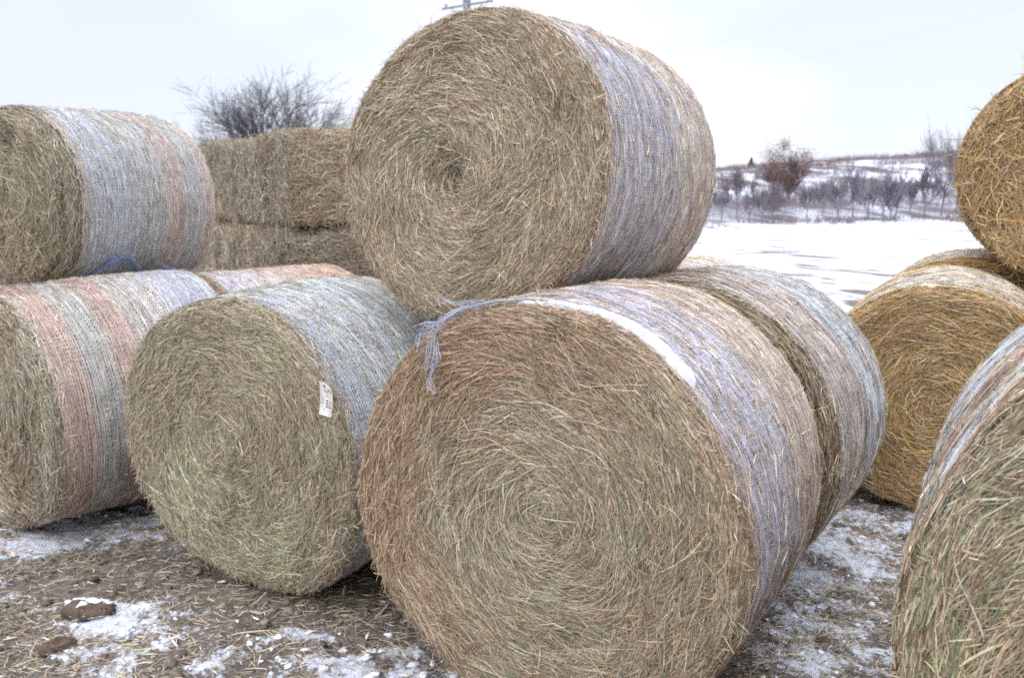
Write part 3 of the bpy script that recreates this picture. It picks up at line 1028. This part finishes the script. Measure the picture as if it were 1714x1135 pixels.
# ------------------------------------------------------------------ net scraps, snow ridge, tag
def strands(parent_world, name, paths, n, spread, w, cols, mat=M_net, parent=None, wob=.012):
    g = Geo()
    K = 16
    for ctrl, cnt, spd in paths:
        ctrl = np.array(ctrl, float)
        t = np.linspace(0, len(ctrl) - 1, K)
        i = np.clip(t.astype(int), 0, len(ctrl) - 2)
        f = smooth(t - i)[:, None]
        base = ctrl[i] * (1 - f) + ctrl[i + 1] * f
        P = base[None] + rng.normal(0, spd, (cnt, 1, 3)) * np.linspace(.6, 1.3, K)[None, :, None]
        ph = U(0, 100, cnt)[:, None]
        tt = np.linspace(0, 5, K)[None]
        P = P + wob * np.stack([noise3(tt, ph, 1.5, 5), noise3(tt, ph, 3.5, 6) * .5, noise3(tt, ph, 7.5, 7)], -1)
        c = np.array(cols)[rng.integers(0, len(cols), cnt)] * U(.85, 1.1, cnt)[:, None]
        Rr = np.full((cnt, K), w) * U(.7, 1.3, cnt)[:, None]
        tubes(g, P, Rr, c, 3)
    return g.build(name, mat, parent)


b = bale_front
zc = b.zc
C_N = [(.68, .74, .88), (.78, .80, .88), (.58, .66, .86)]
strands(None, 'torn_netting', [
    ([(-.02, .03, zc + .815), (-.16, .0, zc + .80), (-.27, -.02, zc + .770), (-.36, -.04, zc + .725)], 9, .006),
    ([(-.27, -.02, zc + .775), (-.36, -.05, zc + .725), (-.395, -.06, zc + .66), (-.405, -.06, zc + .58), (-.42, -.06, zc + .53)], 10, .009),
    ([(-.36, -.05, zc + .715), (-.43, -.05, zc + .705), (-.48, -.03, zc + .685)], 7, .008),
    ([(-.36, -.05, zc + .715), (-.45, -.06, zc + .66), (-.47, -.06, zc + .60)], 6, .014),
    ([(-.40, -.06, zc + .56), (-.42, -.06, zc + .50), (-.395, -.06, zc + .45)], 6, .006),
    ([(-.2, -.01, zc + .80), (-.33, -.02, zc + .79), (-.38, -.03, zc + .80)], 4, .005),
    ([(-.38, -.05, zc + .64), (-.36, -.07, zc + .58), (-.40, -.06, zc + .52)], 5, .006)], 0, 0, .0011, C_N, parent=b.root)

# snow lying along the rim
NTH, NY = 260, 26
thd = np.linspace(104, 18, NTH)
thr = np.radians(thd)
cent = .035 + .012 * noise3(thd / 9, 0 * thd, 0 * thd, 3) + .02 * smooth((96 - thd) / 40)
wid = np.interp(thd, [18, 25, 28, 31, 35, 37, 39, 42, 47, 52, 57, 60, 74, 90, 104], [0, 0, .008, 0, 0, .009, 0, 0, .016, .021, .017, .013, .010, .007, .0])
wid = wid * (1 + .6 * fbm(thd / 4.5, 0 * thd, 0 * thd, 8, 3))
thick = np.interp(thd, [18, 27, 36, 41, 46, 60, 80, 104], [.004, .004, .006, .012, .026, .024, .014, .006])
A_, T_ = np.meshgrid(np.linspace(-1.15, 1.15, NY), thr, indexing='xy')
y = cent[:, None] + A_ * wid[:, None]
h = (thick[:, None] * (1 + .35 * fbm(T_ * 14, y * 35, 0, 12, 3)) + .02) * (1 + .12 * fbm(T_ * 12, y * 30, 0, 14, 3)) * np.sqrt(np.clip(1 - (A_ / 1.02) ** 2, 0, 1)) * smooth(wid / .010)[:, None] - .022
V = b.side(T_, np.maximum(y, .002), .007 + h)
V[..., 2] += h * .25
V[..., 1] -= np.where(A_ < 0, .010 * (1 - np.abs(A_ + .3)), 0)
snow = mesh_obj('snow_ridge', V.reshape(-1, 3), grid_faces(NTH, NY), M_snowlump, None, np.tile([.78, .80, .85], (V.size // 3, 1)))
snow.location = b.root.location
snow.rotation_euler = b.root.rotation_euler
tag(snow, 'thin white line of snow lying along the upper rim of the front bale', 'snow')

# scraps of blue net under the top bale and under the upper left bale
b = bale_top
strands(None, 'torn_netting', [
    ([b.side(np.array(R_(-52)), np.array(.05), .012), b.side(np.array(R_(-58)), np.array(.14), .015), b.side(np.array(R_(-66)), np.array(.02), .02)], 14, .008),
    ([b.side(np.array(R_(-48)), np.array(.35), .012), b.side(np.array(R_(-56)), np.array(.22), .015), b.side(np.array(R_(-64)), np.array(.10), .02)], 12, .010)],
    0, 0, .0011, [(.34, .42, .66), (.5, .56, .72)], parent=b.root)
b = bale_upper_left


def spt(bb, deg, y, o=.012):
    return bb.side(np.array(R_(deg)), np.array(y), o)


strands(None, 'torn_netting', [
    ([spt(b, -62, .16), spt(b, -52, .26), spt(b, -33, .38, .03), spt(b, -36, .50), spt(b, -50, .66)], 30, .012),
    ([spt(b, -66, .14), spt(b, -58, .24), spt(b, -38, .36, .02)], 34, .014),
    ([spt(b, -40, .72), spt(b, -44, .85, .03), spt(b, -48, 1.0, .05), spt(b, -44, 1.08, .09)], 14, .016)],
    0, 0, .0013, [(.34, .42, .62), (.42, .5, .70), (.6, .62, .66)], parent=b.root)

# paper tag
b = bale_tagged
tg = empty('paper_tag', b.root.location, 0)
tg.rotation_euler = b.root.rotation_euler
tag(tg, 'small white paper tag with handwriting, pinned to the squat green bale', 'tag')
hw = .028
pts = [(-hw, .078), (hw * .30, .072), (hw * .75, .058), (hw, .028), (hw, -.076), (-hw, -.076)]
cxu, cvv = .612, .330
Yt = float(b.face(np.array(cxu), np.array(cvv), .035)[1])


def tagpt(x, z, dy=0.0):
    # the tag leans with the slope of the rim and curls a little
    return (cxu + x + .06 * z, Yt + .30 * (x + .028) - 6.0 * (z * z) * .25 + dy, b.zc + cvv + z * 1.0 - .25 * (x + hw))


nv = 14
V, Fq = [], []
zz = np.linspace(.078, -.076, nv)
for dy in (0.0, .0012):
    for z in zz:
        xr = hw if z < .03 else float(np.interp(z, [.03, .058, .072, .078], [hw, hw * .75, hw * .3, -hw * .2]))
        for q in (0, .5, 1):
            V.append(tagpt(-hw + (xr + hw) * q, z, dy))
Fq = []
for lay in (0, 1):
    o = lay * nv * 3
    for i in range(nv - 1):
        for j in (0, 1):
            f = [o + i * 3 + j, o + i * 3 + j + 1, o + (i + 1) * 3 + j + 1, o + (i + 1) * 3 + j]
            Fq.append(f if lay == 0 else f[::-1])
o = nv * 3
for i in range(nv - 1):
    Fq.append([i * 3, (i + 1) * 3, o + (i + 1) * 3, o + i * 3])
    Fq.append([i * 3 + 2, o + i * 3 + 2, o + (i + 1) * 3 + 2, (i + 1) * 3 + 2])
mesh_obj('paper_card', np.array(V), np.array(Fq), flat_mat('tag_paper', (.80, .77, .72), .8, 60, .05), tg, smooth_=False)
# handwriting: pen strokes, read with the tag turned on its side
DIG = {
    '5': [[(.9, 1), (.2, 1), (.15, .55), (.6, .62), (.9, .35), (.6, .02), (.1, .08)]],
    '-': [[(.1, .5), (.8, .5)]],
    '4': [[(.55, 1), (.1, .4), (.85, .4)], [(.62, .75), (.6, 0)]],
    '1': [[(.5, 1), (.5, 0)]],
    's': [[(.7, .6), (.3, .55), (.6, .25), (.25, .02)]],
    't': [[(.5, .9), (.5, .05), (.7, 0)], [(.25, .6), (.75, .6)]],
    'H': [[(.15, 1), (.12, 0)], [(.8, 1), (.8, 0)], [(.15, .5), (.8, .52)]],
    'R': [[(.15, 0), (.15, 1), (.7, .9), (.6, .5), (.15, .5), (.8, 0)]],
    '/': [[(.8, 1), (.2, 0)]],
}
g = Geo()


def write(txt, x, z, size, adv, w):
    """text runs down the tag; letter tops point to the right edge"""
    for chh in txt:
        for st in DIG.get(chh, []):
            P = np.array([tagpt(x + q[1] * size, z - q[0] * size * .75, -.0022) for q in st])
            P = np.concatenate([np.linspace(P[i], P[i + 1], 4) for i in range(len(P) - 1)])
            tubes(g, P[None], np.full((1, len(P)), w), np.array([[.06, .06, .09]]), 3)
        z -= adv


write('5', -.006, .050, .026, .024, .0012)
write('-', .000, .024, .016, .02, .001)
write('445', -.002, -.002, .013, .0125, .0011)
write('1st', -.021, .006, .012, .010, .001)
write('11/5', .014, -.004, .010, .009, .0009)
g.build('handwriting', flat_mat('pen_ink', (.06, .06, .09), .6, 20, .05), tg)
g = Geo()
t = np.linspace(0, TAU, 13)
for r_, w_ in ((.0045, .0014), (.0018, .0018)):
    P = np.array([tagpt(-.006 + r_ * math.cos(q), .060 + r_ * math.sin(q), -.0024) for q in t])
    tubes(g, P[None], np.full((1, 13), w_), np.array([[.28, .18, .12]]), 4)
g.build('eyelet', flat_mat('tag_eyelet', (.28, .18, .12), .6, 20, .05), tg)

# ------------------------------------------------------------------ ground cover
def ground_z(x, y):
    s = snow_amount(x, y)
    return height(x, y) + .016 * smooth((s - .38) / .2) * np.exp(-((np.hypot(x, y - 4) / 14) ** 2))


def lumps(name, n, rmin, rmax, cols, mat, label, cat, where, flat=.6):
    # subdivided octahedron base
    base = []
    for k in range(7):
        a = k / 6 * np.pi
        for j in range(8):
            q = j / 8 * TAU
            base.append((math.sin(a) * math.cos(q), math.sin(a) * math.sin(q), math.cos(a)))
    base = np.array(base)
    Fb = grid_faces(7, 8, True)
    x, y = where(n)
    r = rmin + (rmax - rmin) * rng.random(len(x)) ** 5
    n = len(x)
    sc = np.stack([U(.7, 1.5, n), U(.6, 1.1, n), U(flat * .7, flat * 1.3, n)], -1) * r[:, None]
    a = U(0, TAU, n)
    V = base[None] * (1 + .6 * noise3(base[None, :, 0] * 1.9 + x[:, None] * 31, base[None, :, 1] * 1.9 + y[:, None] * 17, base[None, :, 2] * 1.9, 4))[..., None]
    V = V * sc[:, None]
    V = np.stack([V[..., 0] * np.cos(a)[:, None] - V[..., 1] * np.sin(a)[:, None], V[..., 0] * np.sin(a)[:, None] + V[..., 1] * np.cos(a)[:, None], V[..., 2]], -1)
    V = V + np.stack([x, y, ground_z(x, y) + r * flat * .25], -1)[:, None]
    F = (np.arange(n)[:, None, None] * 56 + Fb[None]).reshape(-1, 4)
    c = np.array(cols)[rng.integers(0, len(cols), n)] * U(.8, 1.2, n)[:, None]
    o = mesh_obj(name, V.reshape(-1, 3), F, mat, None, np.repeat(c, 56, axis=0))
    tag(o, label, cat, kind='stuff')
    return o


def near_pts(n):
    y = 2.9 + 4.6 * rng.random(n) ** 1.4
    x = U(-3.4, 3.4, n)
    return x, y


def mud_pts(n):
    x, y = near_pts(n * 2)
    k = snow_amount(x, y) < .42
    return x[k][:n], y[k][:n]


def snow_pts(n):
    x, y = near_pts(n * 6)
    k = snow_amount(x, y) > .40
    return x[k][:n], y[k][:n]


lumps('mud_clods', 7000, .003, .030, [(.16, .13, .10), (.12, .095, .075), (.22, .18, .14)], M_clod, 'crumbly brown mud clods scattered over the trampled ground', 'mud', mud_pts)
lumps('snow_crumbs', 2600, .004, .022, [(.84, .87, .92)], M_snowlump, 'crumbs of white snow scattered over the mud', 'snow', snow_pts, flat=.5)

# one big clod with snow on its shoulder, bottom left
def big_clod(loc, size, seed, label, snowcap=True, rz=0.0):
    root = empty('mud_clod', loc, rz)
    tag(root, label, 'mud clod')
    nu, nv = 26, 40
    a, q = np.meshgrid(np.linspace(0, np.pi, nu), np.arange(nv) / nv * TAU, indexing='ij')
    bx_, by_, bz_ = np.sin(a) * np.cos(q), np.sin(a) * np.sin(q), np.cos(a)
    d = 1 + .60 * fbm(bx_ * 2.0, by_ * 2.0, bz_ * 2.0, seed, 6, .72)
    V = np.stack([bx_ * size[0], by_ * size[1], np.maximum(bz_, -.5) * size[2]], -1) * d[..., None]
    mesh_obj('clod_body', V.reshape(-1, 3), grid_faces(nu, nv, True), M_clod, root, np.tile([.12, .085, .062], (V.size // 3, 1)))
    if snowcap:
        k = 15
        bb = V[:k]
        nz = fbm(bb[..., 0] * 30, bb[..., 1] * 30, 0, seed + 3, 3)
        msk = smooth((.35 - np.arange(k)[:, None] / (k - 3.0) + 1.3 * nz + .75 * by_[:k]) / .25)
        V2 = bb * (1 - .06 + .08 * msk[..., None])
        V2[..., 2] += .014 * msk - .006
        mesh_obj('snow_cap', V2.reshape(-1, 3), grid_faces(k, nv, True), M_snowlump, root, np.tile([.84, .87, .92], (V2.size // 3, 1)))
    return root


big_clod((-2.03, 3.97, float(ground_z(-2.03, 3.97)) + .02), (.13, .06, .045), 301, 'long mud clod with snow on top, lying left of the squat green bale', True, .1)
big_clod((-2.02, 3.66, float(ground_z(-2.02, 3.66)) + .02), (.075, .06, .04), 302, 'dark round mud clod near the bottom left corner', False, .5)
big_clod((1.40, 3.72, float(ground_z(1.40, 3.72)) + .01), (.04, .03, .03), 303, 'small dark mud clod on the snow right of the front bale', False, .5)

g = Geo()
n = 85000
x, y = near_pts(n)
y[: n // 4] = U(3, 10, n // 4)
x[: n // 4] = U(-3.5, 6, n // 4)
# more straw close to the bales, less on clean snow
k = (rng.random(n) < (.55 + .5 * fbm(x * 2.5, y * 3.5, 0, 71, 3)) * 1.5 - .5 * smooth((snow_amount(x, y) - .45) / .4))
x, y = x[k], y[k]
n = len(x)
a = U(0, TAU, n)
T = np.stack([np.cos(a), np.sin(a) * .7, rng.normal(0, .12, n)], -1)
w = np.where(rng.random(n) < .06, U(.006, .012, n), U(.0015, .0042, n))
c = mix_cols(n, {'tan': 1.0, 'pale': .5, 'brown': .35, 'greygreen': .55, 'gold': .08})
P = np.stack([x, y, ground_z(x, y) + U(.001, .016, n)], -1)
ribbons(g, P, T, np.tile([0, 0, 1.0], (n, 1)) + rng.normal(0, .1, (n, 3)), U(.012, .085, n) * np.where(rng.random(n) < .04, 2.5, 1), w, c, kappa=rng.normal(0, 3, n), cdir=T[:, [1, 0, 2]] * [1, -1, 0], wig=.03, K=3, fold=True)
# stalks standing up out of the far field
n = 14000
x, y = U(-25, 40, n), 7 + 75 * rng.random(n) ** 1.8
k = fbm(x / 1.2, y / 3.5, 0, 45, 4, .65) > -.02
x, y = x[k], y[k]
n = len(x)
T = np.stack([rng.normal(0, .6, n), rng.normal(0, .6, n), U(.2, 1, n)], -1)
ribbons(g, np.stack([x, y, height(x, y) + .03], -1), T, np.tile([0, -1.0, .1], (n, 1)), U(.05, .16, n), U(.006, .012, n) * (1 + y / 25), mix_cols(n, {'tan': 1, 'brown': 1}), K=2, fold=False)
o = g.build('loose_straw', M_straw)
tag(o, 'loose broken straw and stalks littering the mud and snow', 'straw', kind='stuff')

# ------------------------------------------------------------------ trees
def grow(start, d0, length, radius, levels, spread, n_child, shrink=.62, seed=0, up=.15, wander=.12, K=6, tip=.35, first=0.25):
    r = np.random.default_rng(seed)
    out = []
    S, D, Ln, Rd = [np.atleast_2d(np.array(start, float)), unit(np.atleast_2d(np.array(d0, float))), np.atleast_1d(np.array(length, float)), np.atleast_1d(np.array(radius, float))]
    for lv in range(levels):
        n = len(S)
        P = np.zeros((n, K, 3))
        P[:, 0] = S
        d = D.copy()
        for k in range(1, K):
            d = unit(d + r.normal(0, wander, (n, 3)) + np.array([0, 0, up / K * 2]))
            P[:, k] = P[:, k - 1] + d * (Ln / (K - 1))[:, None]
        Rr = Rd[:, None] * np.linspace(1, tip, K)[None]
        out.append((P, Rr))
        if lv == levels - 1:
            break
        nc = n_child[lv] if isinstance(n_child, (list, tuple)) else n_child
        t = np.sort(r.uniform(first, 1, (n, nc)), axis=1)
        t[:, -1] = 1
        f = t * (K - 1)
        i = np.clip(f.astype(int), 0, K - 2)
        fr = (f - i)[..., None]
        rows = np.arange(n)[:, None]
        st = P[rows, i] * (1 - fr) + P[rows, i + 1] * fr
        dr = unit(P[rows, i + 1] - P[rows, i])
        rnd = unit(r.normal(0, 1, (n, nc, 3)))
        side = unit(rnd - dr * (rnd * dr).sum(-1, keepdims=True))
        a = r.normal(spread, spread * .3, (n, nc))
        a[:, -1] *= .35
        nd = dr * np.cos(a)[..., None] + side * np.sin(a)[..., None]
        S = st.reshape(-1, 3)
        D = unit(nd.reshape(-1, 3))
        Ln = (np.repeat(Ln, nc) * r.uniform(shrink * .75, shrink * 1.2, n * nc))
        Rd = np.maximum((Rr[rows, i] * .62).reshape(-1), .004)
    return out


def tree(name, loc, label, h, trunk_r, seed, group=None, spread=.6, n_child=(6, 5, 4, 4), bark=(.10, .085, .08), leaves=0, leafcol=None, leafsize=.15, limbs=None, minr=.006, trunk_frac=.3, up=.2, squeeze=1.0):
    root = empty(name, loc, 0)
    tag(root, label, 'tree', group)
    g = Geo()
    col = np.array(bark)
    th_ = h * trunk_frac
    tr = grow((0, 0, -.3), (0, 0, 1), th_ + .3, trunk_r, 1, .1, 1, seed=seed, wander=.03, tip=.8)
    P, Rr = tr[0]
    tubes(g, P, Rr, col, 7)
    g.build('trunk', M_bark, root)
    top = P[0, -1]
    g = Geo()
    r = np.random.default_rng(seed + 1)
    nl = limbs or 5
    S = np.repeat(top[None], nl, 0) - np.array([0, 0, 1]) * r.uniform(0, th_ * .35, (nl, 1))
    az = np.arange(nl) / nl * TAU + r.uniform(0, 1)
    el = r.uniform(.35, 1.25, nl)
    el[0] = 1.4
    D = np.stack([np.cos(az) * np.cos(el), np.sin(az) * np.cos(el), np.sin(el)], -1)
    out = grow(S, D, np.full(nl, h * (.30 if leaves else .42)), np.full(nl, trunk_r * .5), len(n_child) + 1, spread, list(n_child), seed=seed + 2, up=up)
    for P, Rr in out:
        P[..., :2] *= squeeze
        tubes(g, P, np.maximum(Rr, minr), col * U(.8, 1.2), 3)
    g.build('crown', M_bark, root)
    if leaves:
        g = Geo()
        nc = 46
        cc = unit(r.normal(0, 1, (nc, 3))) * (r.uniform(.35, 1, (nc, 1)) ** .6) * np.array([.40, .40, .36]) * h
        cc[:, 2] += .60 * h
        cs_ = r.uniform(.045, .085, nc) * h
        w_ = r.integers(0, nc, leaves)
        q = cc[w_] + r.normal(0, 1, (leaves, 3)) * cs_[w_][:, None]
        T = r.normal(0, 1, (leaves, 3))
        c = np.array(leafcol)[r.integers(0, len(leafcol), leaves)] * r.uniform(.7, 1.25, leaves)[:, None]
        ribbons(g, q, T, unit(r.normal(0, 1, (leaves, 3))), leafsize * r.uniform(.6, 1.4, leaves), leafsize * .8, c, K=1, fold=False, taper=.3)
        g.build('dead_leaves', M_leaf, root)
    return root


# the wide bare oak behind the left stack
oak = empty('bare_tree', (-16.0, 60.0, float(height(-16.0, 60.0))), 0)
tag(oak, 'wide bare tree with a fan of dark branches above the rear stack', 'tree')
g = Geo()
P, Rr = grow((0, 0, -.4), (0, 0, 1), 5.7, .42, 1, .1, 1, seed=5, wander=.03, tip=.85)[0]
tubes(g, P, Rr, np.array((.085, .075, .08)), 9)
g.build('trunk', M_bark, oak)
top = P[0, -1]
r_o = np.random.default_rng(12)
nl = 15
angs = np.linspace(-1.42, 1.36, nl) + r_o.normal(0, .08, nl)
dep = r_o.normal(0, .35, nl)
D = np.stack([np.sin(angs) * 1.4, dep * np.cos(angs), np.cos(angs) * .85 + .22], -1)
S = np.repeat(top[None], nl, 0) + np.stack([np.sin(angs) * .3, 0 * angs, -np.abs(angs) * .9], -1)
g = Geo()
o1 = grow(S, D, 2.75 + .25 * np.cos(angs) + .3 * np.abs(np.sin(angs)), np.full(nl, .15), 5, .50, [6, 5, 4, 3], shrink=.63, seed=9, up=.04, wander=.10)
for P, Rr in o1:
    P[..., 0] *= 1.18
    P[..., 2] = top[2] + (P[..., 2] - top[2]) * 1.0
    tubes(g, P, np.maximum(Rr, .0085), np.array((.10, .093, .10)), 3)
g.build('crown', M_bark, oak)

GRP = 'bare trees at the foot of the snowy hill'


def at_field(px, Y):
    return ((px - 857) / 1479 * Y * 1.0, Y)


rt = np.random.default_rng(77)
BR = (.24, .215, .24)
# (bearing in picture units, distance, height, kind of label)
specs = [(1230, 170, 9.0, 'forked bare tree nearest the top bale at the foot of the hill'),
         (1272, 164, 5.0, 'low bare tree left of the brown leafy tree'),
         (1289, 160, 6.2, 'short bare tree with brown twigs just below the brown leafy tree'),
         (1398, 158, 7.5, 'multi-stemmed bare tree right of the brown leafy tree'),
         (1423, 158, 9.0, 'straight bare tree with a dark trunk mid-hill'),
         (1473, 158, 7.5, 'slim bare tree left of a close pair on the hill foot'),
         (1484, 159, 6.5, 'thin bare tree of a close pair on the hill foot'),
         (1493, 158, 7.8, 'dark-trunked bare tree of a close pair on the hill foot'),
         (1541, 166, 8.0, 'bare tree with a faint trunk between the pair and the tall trees'),
         (1568, 166, 15.0, 'tall pale bare tree rising above the ridge line'),
         (1592, 170, 14.0, 'tall bare tree partly hidden by the high straw bale'),
         (1345, 166, 5.5, 'small bare tree right of the big brown tree trunk'),
         (1250, 163, 5.0, 'small bare tree under the distant evergreen'),
         (1205, 165, 5.5, 'small bare tree at the edge of the top bale'),
         (1448, 166, 6.0, 'grey bare tree between the dark trunk and the slim one'),
         (1516, 168, 6.5, 'grey bare tree right of the close pair'),
         (1372, 170, 6.0, 'pale bare tree left of the multi-stemmed one')]
for i, (px, Y, h, lab) in enumerate(specs):
    X, Yy = at_field(px, Y)
    tree('bare_tree', (X, Yy, float(height(X, Yy))), lab, h, .10 + .008 * h, 400 + i * 3, GRP, spread=.42, n_child=(6, 5, 4), bark=BR, limbs=6, minr=.03, trunk_frac=.32, up=.5)
X, Yy = at_field(1313, 187)
tree('oak_tree', (X, Yy, float(height(X, Yy)) - .5), 'big tree still holding brown leaves, standing against the snowy hill', 14.2, .42, 500, None, spread=.62, n_child=(6, 5, 4), bark=(.15, .12, .12), leaves=10500,
     leafcol=[(.22, .15, .13), (.27, .18, .15), (.18, .13, .12)], leafsize=.20, limbs=11, minr=.035, trunk_frac=.25, squeeze=.85, up=.1)
X, Yy = at_field(1290, 168)
tree('oak_tree', (X, Yy, float(height(X, Yy)) - .3), 'small brown-leaved tree below and left of the big brown tree', 6.5, .16, 520, None, spread=.6, n_child=(6, 4, 3), bark=(.12, .09, .08), leaves=1200,
     leafcol=[(.24, .15, .12), (.30, .19, .14)], leafsize=.28, limbs=6, minr=.03, trunk_frac=.35)
# little evergreen on the skyline
X, Yy = at_field(1250, 292)
ev = empty('pine_tree', (X, Yy, float(height(X, Yy))), 0)
tag(ev, 'tiny dark evergreen standing alone on the ridge', 'tree')
g = Geo()
tubes(g, np.array([[(0, 0, -.3), (0, 0, 1.2), (0, 0, 3.2)]]), np.array([[.14, .1, .02]]), np.array((.06, .05, .04)), 5)
g.build('trunk', M_bark, ev)
g = Geo()
n = 1500
z = .3 + 3.0 * rng.random(n) ** 1.4
a = U(0, TAU, n)
rr = (1.35 * (1 - (z - .2) / 3.4)) * np.sqrt(rng.random(n))
T = np.stack([np.cos(a), np.sin(a), -.35 + 0 * a], -1)
ribbons(g, np.stack([np.cos(a) * rr, np.sin(a) * rr, z], -1), T, np.tile([0, 0, 1.0], (n, 1)), U(.2, .5, n), .12, np.array([[.035, .055, .045]]) * U(.7, 1.3, n)[:, None], K=1, fold=False)
g.build('crown', M_leaf, ev)

# uncountable brush and thin saplings on the hill
g = Geo()


def brush(n, ylo, yhi, hlo, hhi, wv, cols, nt, thr, seed, pw=1.0):
    X = U(10, 125, n)
    Y = ylo + (yhi - ylo) * rng.random(n) ** pw
    X = (X - 8) * Y / 160.0 + 8
    k = fbm(X / 9, Y / 6, 0, seed, 4, .6) > thr
    X, Y = X[k], Y[k]
    n = len(X)
    Z = height(X, Y)
    hh = U(hlo, hhi, n)
    Xr, Yr, Zr, H_ = [np.repeat(q, nt) for q in (X, Y, Z, hh)]
    m = len(Xr)
    T = np.stack([rng.normal(0, .42, m), rng.normal(0, .3, m), np.ones(m)], -1)
    Ln = H_ * U(.5, 1.0, m)
    Tn = unit(T)
    off = U(0, .35, m)
    P = np.stack([Xr, Yr, Zr], -1) + Tn * (Ln / 2)[:, None] + np.stack([rng.normal(0, .25, m) * hhi / 2, 0 * off, off * H_], -1)
    c = np.array(cols)[rng.integers(0, len(cols), n)]
    c = np.repeat(c, nt, axis=0) * U(.8, 1.2, m)[:, None]
    ribbons(g, P, T, np.tile([0, -1.0, .1], (m, 1)), Ln, wv * U(.6, 1.4, m), c, K=2, fold=False, taper=.8, wig=.05)


brush(6500, 156, 192, 1.2, 5.2, .014, [(.30, .27, .30), (.25, .23, .27), (.32, .28, .28)], 9, -.16, 61)
brush(3000, 153, 162, .3, 1.2, .04, [(.22, .17, .17), (.25, .19, .18)], 8, .08, 62)
brush(17000, 178, 300, .5, 2.2, .045, [(.23, .18, .19), (.27, .19, .17), (.20, .17, .19)], 9, -.03, 63)
brush(1500, 284, 312, .5, 1.3, .10, [(.16, .12, .12), (.20, .13, .10)], 10, -.05, 64)
o = g.build('hillside_brush', M_bark)
tag(o, 'grey and brown leafless brush covering the snowy hillside', 'brush', kind='stuff')

# ------------------------------------------------------------------ utility pole and wires far behind
pole = empty('utility_pole', (-2.0, 41.0, float(height(-2.0, 41.0))), 0)
tag(pole, 'grey wooden utility pole with a crossarm rising behind the top bale', 'pole')
g = Geo()
H0 = 11.9
tubes(g, np.array([[(0, 0, -.5), (0, 0, 6), (0, 0, H0)]]), np.array([[.20, .19, .18]]), np.array((.24, .25, .30)), 10)
g.build('post', M_bark, pole)
g = Geo()
arm = [(-1.15, .75, 11.04), (0, -.10, 11.04), (1.15, -.95, 11.04)]
tubes(g, np.array([arm]), np.full((1, 3), .05), np.array((.24, .24, .28)), 4)
g.build('crossarm', M_bark, pole)
for f in (-.88, .88):
    g = Geo()
    x0 = f * 1.0
    tubes(g, np.array([[(x0 * 1.1, -.73 * x0 + .0, 11.08), (x0 * 1.1, -.73 * x0, 11.22)]]), np.array([[.05, .07]]), np.array((.3, .3, .33)), 6)
    g.build('insulator', M_bark, pole)
    g = Geo()
    tubes(g, np.array([[(x0 * .8, -.55 * x0, 11.0), (0, -.12, 10.3)]]), np.full((1, 2), .025), np.array((.3, .29, .31)), 4)
    g.build('brace', M_bark, pole)
# a single wire crossing the sky to the right
g = Geo()
t = np.linspace(0, 1, 30)
A0 = np.array([36.0, 48.0, 14.2])
A1 = np.array([18.0, 110.0, 15.6])
P = A0 * (1 - t)[:, None] + A1 * t[:, None]
P[:, 2] -= 4 * .9 * t * (1 - t)
tubes(g, P[None], np.full((1, 30), .007), np.array((.45, .48, .55)), 4)
wire = g.build('overhead_wire', M_bark)
tag(wire, 'single thin overhead wire crossing the pale sky on the right', 'wire')
